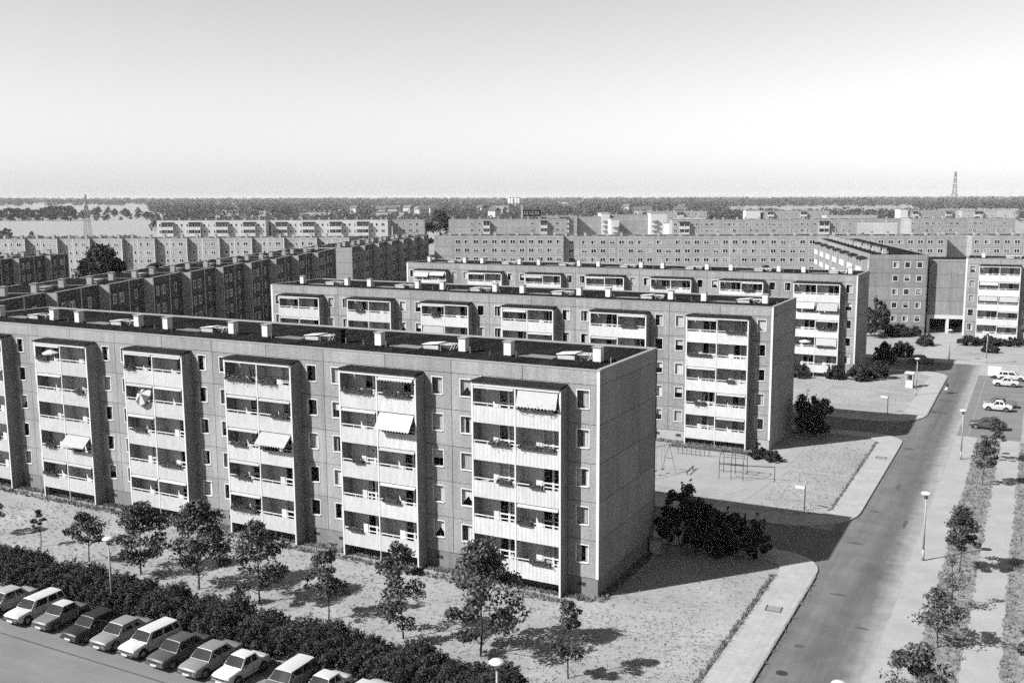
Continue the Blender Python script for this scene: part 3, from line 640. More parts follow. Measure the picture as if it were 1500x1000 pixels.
far_slab('windowless grey end wall of a distant slab beside the white towers', (-217.0, 480.9), 27, gX(15), z0=1.6, seed=18)
# white high gables in the middle distance
def white_slab(label, x, y, ang, w, dep, h, bal=True, z0=2.5, seed=1):
    B = thing('apartment_block', label, 'apartment block', (x, y, z0), R(ang))
    c = MB(); c.box(0, w, 0, dep, -2, h-.3, white); ob('wall', c.mesh('wall'), B)
    c = MB(); c.box(-.15, w+.15, -.15, dep+.15, h-.29, h, coping_m); ob('roof', c.mesh('roof'), B)
    if bal:
        for f in range(int((h-2)/2.8)):
            o = MB(); o.box(.6, 3.6, -1.3, -.02, 0, .95, parapet_m); ob('balcony', o.mesh('balcony'), B, (0, 0, 1.6+2.8*f))
            far_window(B, 2.0, 0, 2.7+2.8*f, 1.6, 1.2, 1)
    return B
white_slab('white high gable with stacked balconies beside the blank grey wall', -204.5, 487, 27, 5, 30, 17.5)
white_slab('white stepped gable building in front of the white towers', -188, 462, 27, 4.5, 24, 14.5)
far_slab('grey slab wing between the two white gables', (-202, 497), 27, gX(26), z0=2.6, seed=31)
white_slab('broad white tower slab with small stacked balconies', -177, 496, 27, 9.5, 18, 17.5)
white_slab('low white cube building in front of the broad white tower', -146, 430, 10, 11, 14, 13.5, False)
far_slab('white sided apartment block with balconies facing the low white cube', (-139, 425.5), 12, [dict(w=16, wins=[(2, 1.2, 1.3, 1, 1), (5, 1.2, 1.3, 1, 1), (8, 1.2, 1.3, 1, 1), (12, 1.2, 1.3, 1, 1)])], z0=2.4, seed=32, wall=white_render)
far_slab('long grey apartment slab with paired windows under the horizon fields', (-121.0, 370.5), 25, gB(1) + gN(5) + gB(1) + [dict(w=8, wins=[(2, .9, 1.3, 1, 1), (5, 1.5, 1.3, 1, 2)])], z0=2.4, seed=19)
far_slab('low white slab with a plain grey gable right of the long grey slab', (-49.7, 421.2), 8, [dict(w=18, wins=[])], z0=.6, seed=20, wall=white_render, gwall=concrete_far)
far_slab('grey apartment slab with white end strip standing before the radio mast', (-23.6, 395.3), 25, [dict(w=4, wins=[(1.6, 1.5, 1.3, 1, 2)], strips=[.3, .5])] + gN(4), z0=2.9, seed=21)
far_slab('distant grey slab with two balcony columns and a white end left of the dark trees', (-155.0, 674.4), 25, gB(4), z0=2.6, seed=22)
white_slab('white end block attached to the distant slab at the dark trees', -166, 668, 25, 10.5, 12, 17.0, False, 2.5)
far_slab('distant low pale slab right of the slab with two balcony columns', (-96.4, 602.2), 25, gX(32), z0=.8, nf=5, seed=23, wall=white_render)
far_slab('distant grey slab with dark balconies behind the radio mast foot', (-61.2, 724.0), 25, gB(4), z0=2.4, seed=24)
white_slab('small white end block left of the radio mast slab', -66, 721, 25, 5.5, 12, 17.2, False, 2.4)
far_slab('distant white slab with balconies right of the radio mast', (-23.7, 709.6), 25, [dict(w=24, wins=[], balc=(8, 14))], z0=2.6, seed=25, wall=white_render, gwall=concrete_far)
far_slab('far pale slab behind the white towers with dark balconies', (-225.2, 603.0), 25, gB(4), z0=3.2, seed=26)
far_slab('far flat grey slab at the foot of the wood beyond the estate', (-95, 560), 25, gX(60), z0=-.6, seed=27)
far_slab('pale low slab behind the plain row at the estate end', (35, 560), 25, gX(40), z0=1.0, seed=28, wall=white_render)
far_slab('grey slab with dark recess behind the passage row', (28, 424), 25, gB(3), z0=2.6, seed=29)

# ------------------------------------------------------------------ trees
def leafquads(pts, size, rnd, name, m, up=0.25):
    n = len(pts); V = np.empty((n*4, 3)); rs = np.random.RandomState(rnd)
    nrm = rs.normal(size=(n, 3)); nrm[:, 2] = np.abs(nrm[:, 2]) + up; nrm /= np.linalg.norm(nrm, axis=1)[:, None]
    t_ = rs.normal(size=(n, 3)); t_ -= (t_*nrm).sum(1)[:, None]*nrm; t_ /= np.linalg.norm(t_, axis=1)[:, None]; b_ = np.cross(nrm, t_)
    s = size*rs.uniform(.6, 1.3, (n, 1)); P = np.asarray(pts)
    V[0::4] = P - t_*s; V[1::4] = P - b_*s*.55 + nrm*s*.15; V[2::4] = P + t_*s; V[3::4] = P + b_*s*.55 + nrm*s*.15
    me = bpy.data.meshes.new(name); me.vertices.add(n*4); me.vertices.foreach_set('co', V.ravel())
    me.loops.add(n*4); me.loops.foreach_set('vertex_index', np.arange(n*4)); me.polygons.add(n)
    me.polygons.foreach_set('loop_start', np.arange(0, n*4, 4)); me.polygons.foreach_set('loop_total', np.full(n, 4))
    me.materials.append(m); me.update(calc_edges=True); return me
def tree_meshes(seed, h, cr, base, nleaf, ls, m=leaf, tr=.07, clumps=26, open_=.30):
    rn = np.random.RandomState(seed); tb = MB()
    pts = []; bend = rn.normal(0, .06, (6, 2)).cumsum(0)
    def trunk(z): 
        k = min(z/h*5, 4.999); i = int(k); f = k-i; q = bend[i]*(1-f)+bend[i+1]*f; return Vector((q[0], q[1], z))
    N = 6; zt = h*.86
    for i in range(N): tb.tube(trunk(zt*i/N), trunk(zt*(i+1)/N), tr*(1-.85*i/N), tr*(1-.85*(i+1)/N), bark, 7, i in (0, N-1))
    for c in range(clumps):
        tt = rn.uniform(0, 1)**.85; z = base+(h-base)*tt
        prof = max(.12, math.sin(pi*(min(1, .18+.86*tt))))**.8
        a = rn.uniform(0, 2*pi); r = cr*prof*rn.uniform(.35, .95)
        cpt = Vector((r*cos(a), r*sin(a), z)) + trunk(min(z, zt))*0.6; cpt.z = z
        b0 = trunk(max(.5*base, min(zt, z-r*.7))); mid = (b0+cpt)/2 + Vector((0, 0, .08*r))
        tb.tube(b0, mid, tr*.35, tr*.22, bark, 5, False); tb.tube(mid, cpt, tr*.22, tr*.08, bark, 5, False)
        k = int(nleaf/clumps*rn.uniform(.5, 1.5)); rad = cr*open_*rn.uniform(.7, 1.3)
        d = rn.normal(size=(k, 3)); d /= np.linalg.norm(d, axis=1)[:, None]; rr = rad*rn.uniform(.25, 1, (k, 1))**.6
        pts.append(np.array(cpt)[None]+d*rr*np.array([1.15, 1.15, .72]))
    return tb.mesh('trunk', True), leafquads(np.vstack(pts), ls, seed, 'crown', m)
def tree(label, x, y, meshes, rz=0, sc=1.0, name='young_tree', group=None, z=0):
    T = thing(name, label, 'tree', (x, y, z), rz, group)
    ob('trunk', meshes[0], T, sc=sc); ob('crown', meshes[1], T, sc=sc); return T
rowtrees = [(-51.5, -11.0, 3.4, 1.1, 1.3), (-45.4, -11.0, 3.0, .62, 1.5), (-38.8, -11.6, 3.9, 1.55, 1.9), (-32.8, -11.6, 5.5, 2.3, 1.5), (-26.7, -11.7, 6.5, 2.6, 1.5), (-21.0, -11.6, 5.7, 2.2, 1.4), (-15.0, -11.6, 5.1, 1.55, 1.8), (-8.7, -11.8, 6.3, 2.0, 1.6), (-2.9, -11.75, 7.2, 2.7, 1.5), (3.1, -12.0, 4.7, 1.25, 1.6)]
tl = ['thin young lawn tree farthest from the gable end of the nearest block', 'tiny thin sapling on the lawn in front of the hedge', 'small flat-topped young tree left of the lamp behind the hedge', 'round dark young tree just right of the lamp behind the hedge', 'widest leafy young tree on the lawn, its crown touching the round dark tree', 'round leafy young tree below the middle balcony columns', 'slim young tree between the round leafy tree and the second balcony column', 'upright oval young tree under the second balcony column from the gable', 'tallest lawn tree with ragged spreading crown under the end balcony column', 'small slender tree nearest the pavement on the front lawn']
for i, (x, y, h, cr, base) in enumerate(rowtrees):
    n = int(420+cr*cr*880)
    tree(tl[i], x, y, tree_meshes(100+i, h, cr, base*.9, n, .10+.012*cr, tr=.035+.014*cr, clumps=int(14+cr*13), open_=.25), group='young trees on the front lawn')
rt = [(22.5, 17.1, 4.9, 1.5, 1.9, 3000, 'dense round street tree beside the lamp by the path'), (22.4, 9.0, 4.0, .9, 1.5, 170, 'sparse half-bare street tree between two leafier ones'), (22.2, 2.6, 3.7, 1.6, 1.3, 1100, 'open spreading street tree on the verge with lacy shadow'), (21.8, -7.0, 4.0, 1.9, .9, 2600, 'broad bushy tree at the near end of the verge'), (22.7, 43.2, 4.6, 1.3, 1.9, 1500, 'leaning street tree with crooked thin trunk beside the parking bay'), (23.3, 53.5, 4.8, 1.3, 1.7, 1700, 'street tree close behind the leaning one at the parking bay corner'), (28.2, 9.5, 4.5, 1.5, 1.2, 1400, 'street tree beyond the path opposite the sparse tree'), (28.2, 20.0, 4.5, 1.5, 1.2, 1400, 'street tree beyond the path opposite the dense round one'), (27.9, 1.0, 4.5, 1.5, 1.2, 1400, 'street tree beyond the path opposite the open spreading one')]
for i, (x, y, h, cr, base, n, l) in enumerate(rt): tree(l, x, y, tree_meshes(200+i, h, cr, base, int(n*1.25), .115, tr=.05, clumps=34, open_=.27), name='street_tree', group='street trees along the verge')
# shrubs
def shrub_mesh(seed, h, r, n, ls, m):
    rn = np.random.RandomState(seed); P = []
    for c in range(max(14, int(r*20))):
        a = rn.uniform(0, 2*pi); q = r*math.sqrt(rn.uniform(0, 1))*.95; z = h*rn.uniform(.12, .88)*(1-.4*(q/r)**2); rad = min(r, h)*rn.uniform(.13, .30)
        k = n//max(14, int(r*20)); d = rn.normal(size=(k, 3)); d /= np.linalg.norm(d, axis=1)[:, None]
        p = np.array([q*cos(a), q*sin(a), z])+d*rad*rn.uniform(.4, 1, (k, 1)); p[:, 2] = np.abs(p[:, 2]); P.append(p)
    for c in range(int(3*r)):                                   # shoots
        a = rn.uniform(0, 2*pi); q = r*rn.uniform(0, .7); k = 26; tt = rn.uniform(0, 1, (k, 1))
        P.append(np.array([q*cos(a), q*sin(a), h*.6])+tt*np.array([rn.normal(0, .2), rn.normal(0, .2), h*rn.uniform(.15, .38)])+rn.normal(0, .06, (k, 3)))
    b = MB()
    for c in range(7): a = rn.uniform(0, 2*pi); b.tube((.1*cos(a), .1*sin(a), 0), (r*.5*cos(a), r*.5*sin(a), h*.7), .03, .01, bark, 5, False)
    return b.mesh('stem'), leafquads(np.vstack(P), ls, seed, 'foliage', m)
def shrub(label, x, y, h, r, n, seed, ls=.15, m=leaf_dark, group=None):
    T = thing('shrub', label, 'shrub', (x, y, 0), 0, group); a, b_ = shrub_mesh(seed, h, r, int(n*2.6), ls*.95, m); ob('stem', a, T); ob('foliage', b_, T); return T
for i, (x, y, h, r, n, l) in enumerate([(2.0, 12.6, 5.6, 2.2, 5600, 'tallest dark shrub in the shade behind the gable of the nearest block'), (4.2, 12.8, 4.4, 2.0, 4200, 'dark shrub beside the tallest one in the shade of the nearest block'), (6.2, 12.8, 3.8, 1.8, 3600, 'dark shrub in the middle of the shaded shrub row by the kerb'), (7.9, 12.9, 4.1, 1.2, 2400, 'upright dark shrub at the kerb end of the shaded row'),
    (0.4, 43.6, 1.6, .85, 1500, 'small round bush left of its twin before the middle block'), (2.2, 42.9, 1.5, .9, 1500, 'small round bush right of its twin before the middle block'), (3.4, 57.6, 5.6, 2.3, 5200, 'tall dark shrub behind the gable of the middle block'),
    (-9.8, 97.0, 4.0, 2.2, 2600, 'tall dark shrub under the third block balconies'), (-6.2, 96.2, 2.6, 1.7, 2000, 'rounded shrub beside the tall one at the third block'), (-1.0, 97.2, 2.2, 1.5, 1800, 'low shrub under the end balconies of the third block'), (2.4, 97.6, 2.8, 1.7, 2000, 'shrub at the front corner of the third block'), (5.0, 100.5, 3.0, 1.6, 2000, 'shrub in the shade beside the third block gable'),
    (4.0, 116.0, 4.2, 1.8, 2400, 'shrub beside the cars parked in the shade behind the third block'), (5.6, 125.0, 3.0, 2.0, 2000, 'shrub at the edge of the drive to the passage'), (-2.5, 150, 9.0, 2.8, 4600, 'tall spiky shrub at the gable with three window columns'), (1.5, 153.5, 2.6, 2.6, 1800, 'low broad bush under the gable with three window columns'), (4.6, 155.5, 2.2, 1.4, 1200, 'small bush at the corner by the dark passage'),
    (8.0, 142.0, 2.4, 1.8, 1500, 'bush on the mound left of the drive'), (15.0, 145.0, 2.2, 1.6, 1300, 'bush right of the drive to the passage'), (18.5, 147.0, 1.9, 2.4, 1700, 'low hedge bush under the balconies right of the passage'), (22.5, 148.5, 1.9, 2.4, 1700, 'low hedge bush farther right under the balconies beyond the passage'), (19.5, 137.5, 1.2, 1.6, 900, 'flat low bush on the lawn behind the lamp at the cross street')]):
    shrub(l, x, y, h, r, n, 300+i, .14 if y < 60 else .2)
# hedge between lawn and parked cars
def hedge():
    rn = np.random.RandomState(9); P = []; x0, x1 = -64.0, 3.2
    def top(x): return 1.80+.28*sin(x*.9)+.18*sin(x*2.3+1)+.12*sin(x*5.1)
    def hw(x): return 1.55+.22*sin(x*1.3+2)+.15*sin(x*3.7)
    n = 210000; x = rn.uniform(x0, x1, n); a = rn.uniform(0, pi, n); rr = 1-np.abs(rn.normal(0, .12, n))
    t_ = 1.80+.28*np.sin(x*.9)+.18*np.sin(x*2.3+1)+.12*np.sin(x*5.1); w = 1.55+.22*np.sin(x*1.3+2)+.15*np.sin(x*3.7)
    lump = .72+.34*np.abs(np.sin(x*.78+1.6*np.sin(x*.31)))**.7; t_ = t_*lump; w = w*(.86+.16*lump)
    e = np.clip((x1-x)/1.5, 0.15, 1)**.5
    bump = 1+.12*np.sin(x*7+a*5)+.08*np.sin(x*13-a*9)
    sy = np.sign(np.cos(a))*np.abs(np.cos(a))**.55; sz = np.abs(np.sin(a))**.55
    P = np.stack([x+rn.normal(0, .08, n), -16.7+sy*w*rr*e*bump, .08+sz*t_*rr*e*bump], 1)
    H = thing('hedge', 'long dark leafy hedge between the parked cars and the lawn', 'hedge', (0, 0, 0))
    ob('foliage', leafquads(P, .078, 9, 'foliage', leaf_dark), H)
    b = MB(); q = 40
    for i in range(q):
        xa, xb = x0+(x1-1-x0)*i/q, x0+(x1-1-x0)*(i+1)/q
        b.hexa([(xa, -17.7, 0), (xb, -17.7, 0), (xa, -15.7, 0), (xb, -15.7, 0), (xa, -17.3, top(xa)*.72), (xb, -17.3, top(xb)*.72), (xa, -16.1, top(xa)*.72), (xb, -16.1, top(xb)*.72)], bark)
    ob('dark_hull', b.mesh('dark_hull'), H)  # solid dark hull added inside the foliage so nothing shows through
hedge()
# big tree and farther trees
bigt = tree_meshes(401, 15, 6.2, 2.5, 15000, .42, tr=.35, clumps=40, open_=.34, m=leaf_dark)
tree('big dark leafy tree in front of the pale stepped row', -166.5, 97.5, bigt, 0, 1.12, 'broadleaf_tree')
tree('dark tree joined to the right of the big leafy tree', -162.0, 108.5, tree_meshes(402, 13, 4.6, 2.5, 9000, .42, tr=.3, clumps=32, m=leaf_dark), 1, 1.0, 'broadleaf_tree')
midt = [tree_meshes(410+i, 9, 3.6, 1.5, 1500, .42, tr=.15, clumps=22, m=leaf_dark) for i in range(3)]
far_t = [(-129.0, 206.0, .9, 'small tree before the plain row with double windows'), (-100.5, 205.0, .8, 'small tree left of its taller neighbour before the plain row'), (-94, 203.0, 1.15, 'taller tree standing before the plain row'), (-52, 232, .8, 'low tree before the longest plain row'), (-46, 236, .9, 'low tree right of another before the longest plain row'), (-222, 152, .8, 'tree half hidden by the dark block beside the big tree'), (-190, 196, 1.2, 'tree behind the pale stepped row at its right end'), (-183, 200, 1.0, 'tree beside the white roof right of the pale stepped row'), (-287, 262, 1.0, 'tree before the pale slab with paired balconies'), (-219, 330, 2.2, 'tall dark tree between the pale slab and the grey slab'), (-213, 338, 1.9, 'tall dark tree close to another between the pale and grey slabs')]
for i, (x, y, s_, l) in enumerate(far_t): tree(l, x, y, midt[i % 3], i*1.3, s_, 'broadleaf_tree', z=gz(x, y))
def at(px, d, py=None):
    """world point under picture column px at view depth d"""
    v = fwd + r2*((px-750)/FPX); p = Vector(CAM)+v*d; return p.x, p.y
rf = random.Random(77)
lt = [tree_meshes(430+i, 15, 6.5, 2.0, 900, 1.1, tr=.4, clumps=20, m=leaf_far, open_=.42) for i in range(3)]
for i in range(20):
    px = -12+i*6.7; x, y = at(px, 1300+rf.uniform(-50, 50)); s_ = .75+.35*(i/19)+rf.uniform(-.15, .15)
    tree('dark round tree in the line across the open field', x, y, lt[i % 3], i, s_, 'field_tree', 'tree line across the field', gz(x, y)-.5)
for i in range(26):
    px = 122+i*4.6+rf.uniform(-3, 3); x, y = at(px, rf.uniform(1250, 1750))
    tree('scattered tree standing in the far meadow', x, y, lt[i % 3], i, rf.uniform(.35, .9), 'field_tree', 'scattered meadow trees', gz(x, y)-.5)
for i, px in enumerate((0, 8, 15, 26, 58, 20)):
    x, y = at(px, 700+15*i); tree('low bush tree by the field track', x, y, lt[i % 3], i, rf.uniform(.25, .42), 'field_tree', 'bushes along the field track', gz(x, y)-.5)
# woods: far too many crowns to count
def blobs(name, label, zones, seed):
    rs = np.random.RandomState(seed); P = []; SZ = []
    for (p0, p1, d0, d1, n, s0, s1, q, ls) in zones:
        for i in range(n):
            px = rs.uniform(p0, p1); d = math.sqrt(rs.uniform(d0*d0, d1*d1)); x, y = at(px, d); s_ = rs.uniform(s0, s1)
            v = rs.normal(size=(q, 3)); v /= np.linalg.norm(v, axis=1)[:, None]; v *= rs.uniform(.5, 1, (q, 1))**.5; v[:, 2] = np.abs(v[:, 2])*rs.choice([1, 1, -.5], q)
            v *= np.array([s_*.5, s_*.5, s_*.5])*rs.uniform(.8, 1.2, 3); v[:, 2] += s_*.45
            P.append(v+np.array([x, y, gz(x, y)])); SZ.append(np.full(q, ls))
    P = np.vstack(P); SZ = np.concatenate(SZ)
    me = leafquads(P, SZ[:, None], seed, name, leaf_far, .5)
    o = ob(name, me, kind='stuff'); tag(o, label, 'woodland'); return o
blobs('woodland', 'continuous dark forest along the horizon', [(-60, 1560, 2900, 6500, 3000, 14, 25, 40, 4.0), (1040, 1560, 2300, 3200, 500, 12, 20, 50, 2.8)], 1)
blobs('woodland', 'mixed wood and bushes behind the pale slabs in the middle distance', [(235, 660, 800, 1150, 330, 7, 13, 90, 1.1), (230, 900, 1150, 2900, 950, 8, 18, 60, 2.0), (640, 1060, 900, 1500, 330, 8, 14, 80, 1.3), (860, 1060, 1500, 2900, 500, 10, 17, 60, 2.2)], 2)
blobs('woodland', 'dark belt of trees behind the distant grey slabs', [(1040, 1360, 950, 1250, 260, 9, 15, 90, 1.3), (1480, 1560, 950, 1250, 60, 9, 15, 90, 1.3), (1330, 1560, 1800, 2500, 300, 11, 17, 60, 2.2)], 3)
blobs('field_hedgerow', 'thin dark hedgerow crossing the pale field by the pylon', [(-20, 215, 690, 712, 150, 1.6, 2.6, 30, .5), (-20, 60, 640, 660, 40, 2, 3.6, 40, .6)], 4)

# ------------------------------------------------------------------ distant masts, houses, silos
def lattice(label, x, y, h, bw_, tw, arms, z0, cat='pylon', name='lattice_mast', r=.14):
    T = thing(name, label, cat, (x, y, z0), R(25)); b = MB(); n = 12
    def hw(z): return bw_+(tw-bw_)*min(1, z/(h*.97))
    for i in range(n):
        z, z2 = h*i/n, h*(i+1)/n; a, c = hw(z), hw(z2)
        P1 = [(-a, -a), (a, -a), (a, a), (-a, a)]; P2 = [(-c, -c), (c, -c), (c, c), (-c, c)]
        for k in range(4):
            b.tube((*P1[k], z), (*P2[k], z2), r, r, metal_grey, 4, False); b.tube((*P1[k], z), (*P2[(k+1) % 4], z2), r*.6, r*.6, metal_grey, 4, False); b.tube((*P1[(k+1) % 4], z), (*P2[k], z2), r*.6, r*.6, metal_grey, 4, False)
    ob('tower_frame', b.mesh('tower_frame'), T)
    for zz, L in arms:
        b = MB(); b.tube((-L, 0, zz), (L, 0, zz), r, r, metal_grey, 4); b.tube((-L, 0, zz), (0, 0, zz+1.8), r*.7, r*.7, metal_grey, 4); b.tube((L, 0, zz), (0, 0, zz+1.8), r*.7, r*.7, metal_grey, 4); ob('cross_arm', b.mesh('cross_arm'), T)
    return T
x, y = at(139, 620); lattice('electricity pylon with wide cross arms in the field beyond the pale row', x, y, 30, 2.2, .3, [(15.5, 8.5), (20, 3)], 2.5, 'pylon', 'pylon', .12)
x, y = at(1386, 560); lattice('tall lattice radio mast rising above the grey slab', x, y, 39, 2.7, .35, [(26, 2.2), (22, 2.4)], 3.0, 'mast', 'radio_mast', .10)
sil = MB(); sil.lathe([(4.6, 0), (4.6, 25), (4.2, 26), (0, 26.2)], white, 14); sil = sil.mesh('silo', True)
for i in range(4): 
    x, y = at(748+i*3.6+(2 if i > 1 else 0), 2400); tag(ob('silo', sil, None, (x, y, gz(x, y)-2)), 'slender white silo tower in the row on the horizon', 'silo', 'white silos on the horizon')
hs = MB(); hs.box(-6, 6, -4, 4, 0, 3.4, white_render); hw_ = hs.mesh('wall')
hr = MB(); hr.hexa([(-6.3, -4.4, 3.3), (6.3, -4.4, 3.3), (-6.3, 4.4, 3.3), (6.3, 4.4, 3.3), (-6.3, -.05, 6.6), (6.3, -.05, 6.6), (-6.3, .05, 6.6), (6.3, .05, 6.6)], tile_m); hr_ = hr.mesh('roof')
for i in range(22):
    px = rf.uniform(515, 640) if i < 11 else (rf.uniform(685, 745) if i < 16 else rf.uniform(780, 1000)); x, y = at(px, rf.uniform(1050, 1500))
    H = thing('village_house', 'small pale gabled house among the distant trees', 'house', (x, y, gz(x, y)+6), rf.uniform(-.4, 1.2), 'village houses among the trees'); ob('wall', hw_, H, (0, 0, 0), 0, (1, 1, 2.2)); ob('roof', hr_, H, (0, 0, 4), 0, 1.05)
lowh = MB(); lowh.box(-20, 20, -8, 8, 0, 7, white_render); lowh.box(-20.5, 20.5, -8.5, 8.5, 7, 7.6, board_m); lowh = lowh.mesh('wall')
for px, d, l in ((470, 1300, 'long flat pale shed at the edge of the wood behind the pale slabs'), (735, 1500, 'flat pale hall left of the white silos'), (1160, 1150, 'low pale hall at the far field edge'), (575, 1250, 'flat pale shed among the village houses'), (770, 1350, 'flat pale hall below the white silos')):
    x, y = at(px, d); T = thing('shed', l, 'shed', (x, y, gz(x, y)+3), R(25)); ob('wall', lowh, T)

# ------------------------------------------------------------------ street furniture
lp = MB(); lp.tube((0, 0, 0), (0, 0, .9), .10, .10, lamp_pole, 10); lp.tube((0, 0, .9), (0, 0, 5.1), .075, .055, lamp_pole, 10); lp = lp.mesh('pole', True)
lh = MB(); lh.lathe([(0, 5.08), (.12, 5.08), (.15, 5.3), (.36, 5.36), (.40, 5.42), (.34, 5.49), (.10, 5.56), (0, 5.56)], white, 18); lh = lh.mesh('lamp_head', True)
lk = MB(); lk.lathe([(.11, 5.02), (.15, 5.05), (.15, 5.12), (.11, 5.14)], metal_dark, 12); lk = lk.mesh('lamp_collar')
for x, y, l in ((19.69, 18.5, 'street lamp on the footpath beside the dense round street tree'), (20.1, 53.0, 'street lamp at the corner of the parking bay'), (11.85, 88.2, 'street lamp beside the phone booth'), (19.35, 123.0, 'street lamp across the cross street before the passage'), (-28.7, -17.8, 'street lamp rising from the hedge beside the round dark tree'), (3.7, -21.7, 'street lamp at the end of the hedge by the parking lot'), (19.2, -16.3, 'street lamp at the near end of the footpath'), (13.5, 123.6, 'street lamp at the mouth of the drive')):
    T = thing('street_lamp', l, 'street lamp', (x, y, 0), 0, 'mushroom street lamps'); ob('pole', lp, T); ob('lamp_head', lh, T); ob('lamp_collar', lk, T)
def sign(label, x, y, h):
    T = thing('street_sign', label, 'sign', (x, y, 0), R(-8)); b = MB(); b.tube((0, 0, 0), (0, 0, h), .05, .05, metal_dark, 8); ob('post', b.mesh('post'), T)
    b = MB(); b.box(-.95, -.04, -.015, .015, h-.32, h-.06, white); ob('sign_plate', b.mesh('sign_plate'), T)
sign('street name sign with pale plate on the lawn by the shaded side street', 8.8, 27.2, 2.3); sign('street name sign with pale plate on the lawn before the third block', 9.8, 74.4, 2.3)
T = thing('phone_booth', 'small white phone booth with overhanging flat roof on the pavement', 'phone booth', (10.3, 94.8, 0), R(-6))
b = MB(); b.box(-.5, .5, -.5, .5, 0, 1.15, white); ob('lower_panel', b.mesh('lower_panel'), T)
for sx in (-.5, .43):
    for sy in (-.5, .43): b = MB(); b.box(sx, sx+.07, sy, sy+.07, 1.15, 2.15, white); ob('post', b.mesh('post'), T)
b = MB(); b.box(-.68, .68, -.68, .68, 2.15, 2.32, white); ob('roof', b.mesh('roof'), T)
for (a0, a1, c0_, c1_) in ((-.43, .43, -.48, -.46), (-.43, .43, .46, .48), (-.48, -.46, -.43, .43), (.46, .48, -.43, .43)): b = MB(); b.box(a0, a1, c0_, c1_, 1.15, 2.15, glass); ob('pane', b.mesh('pane'), T)
b = MB(); b.box(-.2, .2, .1, .4, 1.2, 1.8, metal_dark); ob('telephone', b.mesh('telephone'), T)
def cabinet(label, x, y, s_=1.0):
    T = thing('utility_cabinet', label, 'utility cabinet', (x, y, 0), R(2)); b = MB(); b.box(-.45*s_, .45*s_, -.25, .25, .1, 1.25*s_, kerb_m); ob('case', b.mesh('case'), T)
    b = MB(); b.box(-.5*s_, .5*s_, -.3, .3, 1.25*s_, 1.32*s_, kerb_m); ob('lid', b.mesh('lid'), T); b = MB(); b.box(-.42*s_, .42*s_, -.22, .22, 0, .1, plinth_grey); ob('base', b.mesh('base'), T)
    b = MB(); b.box(-.4*s_, .4*s_, -.262, -.251, .2, 1.18*s_, white_render); ob('door', b.mesh('door'), T)
cabinet('pale utility cabinet at the rear corner of the nearest block', .65, 10.3); cabinet('pale utility cabinet at the rear corner of the middle block', 1.75, 57.8, 1.1)
# playground
T = thing('swing_frame', 'tall steel swing frame of two tilted A-shaped ends on the sand', 'swing', (-7.0, 32.5, 0), R(70))
for xx in (-1.6, 1.6):
    b = MB(); b.tube((xx, -.95, 0), (xx, 0, 3.0), .03, .03, metal_grey, 7); b.tube((xx, .95, 0), (xx, 0, 3.0), .03, .03, metal_grey, 7); b.tube((xx, -.48, 1.5), (xx, .48, 1.5), .03, .03, metal_dark, 6); ob('end_frame', b.mesh('end_frame'), T)
b = MB(); b.tube((-1.7, 0, 3.0), (1.7, 0, 3.0), .03, .03, metal_grey, 7); ob('top_bar', b.mesh('top_bar'), T)
for xx in (-.6, .6):
    b = MB(); b.tube((xx-.22, 0, 3), (xx-.22, 0, .55), .012, .012, metal_dark, 4); b.tube((xx+.22, 0, 3), (xx+.22, 0, .55), .012, .012, metal_dark, 4); b.box(xx-.25, xx+.25, -.1, .1, .5, .55, bark); ob('swing_seat', b.mesh('swing_seat'), T)
T = thing('playground_climber', 'steel tube climbing frame with arched top on the playground sand', 'climbing frame', (0, 35.2, 0), R(5))
for xx in (-1.2, 0, 1.2):
    b = MB()
    for yy in (-1.2, 1.2): b.tube((xx, yy, 0), (xx, yy, 1.9), .035, .035, metal_dark, 6)
    pr_ = [(xx, -1.2, 1.9), (xx, -.7, 2.45), (xx, 0, 2.65), (xx, .7, 2.45), (xx, 1.2, 1.9)]
    for p, q in zip(pr_[:-1], pr_[1:]): b.tube(p, q, .035, .035, metal_dark, 6)
    ob('arch', b.mesh('arch'), T)
for yy, zz in ((-1.2, 1.7), (1.2, 1.7), (0, 2.65), (-1.2, .9), (1.2, .9), (-.7, 2.45), (.7, 2.45)): b = MB(); b.tube((-1.2, yy, zz), (1.2, yy, zz), .03, .03, metal_dark, 6); ob('rung', b.mesh('rung'), T)
b = MB(); b.tube((-1.2, -1.2, 1.55), (4.2, -.5, 1.55), .05, .05, metal_dark, 6); b.tube((4.2, -.5, 0), (4.2, -.5, 1.55), .04, .04, metal_dark, 6); ob('balance_beam', b.mesh('balance_beam'), T)
T = thing('climbing_bars', 'row of short upright posts with rails behind the swing', 'climbing bars', (-8.0, 41.6, 0), R(2))
for i in range(8): b = MB(); b.tube((i*.5, 0, 0), (i*.5, 0, .75+.12*(i % 2)), .05, .05, metal_grey, 6); ob('post', b.mesh('post'), T)
for zz, yy in ((.5, .0),): b = MB(); b.tube((-.1, yy, zz), (3.7, yy, zz), .03, .03, metal_grey, 6); ob('rail', b.mesh('rail'), T)
T = thing('low_balance_bar', 'single low dark bar on the sand between swing and climbing frame', 'balance bar', (-4.45, 34.9, 0), R(92))
b = MB(); b.tube((-1.3, 0, .35), (1.3, 0, .35), .06, .06, metal_dark, 7); ob('bar', b.mesh('bar'), T)
for xx in (-1.1, 1.1): b = MB(); b.tube((xx, 0, 0), (xx, 0, .35), .05, .05, metal_dark, 6); ob('leg', b.mesh('leg'), T)

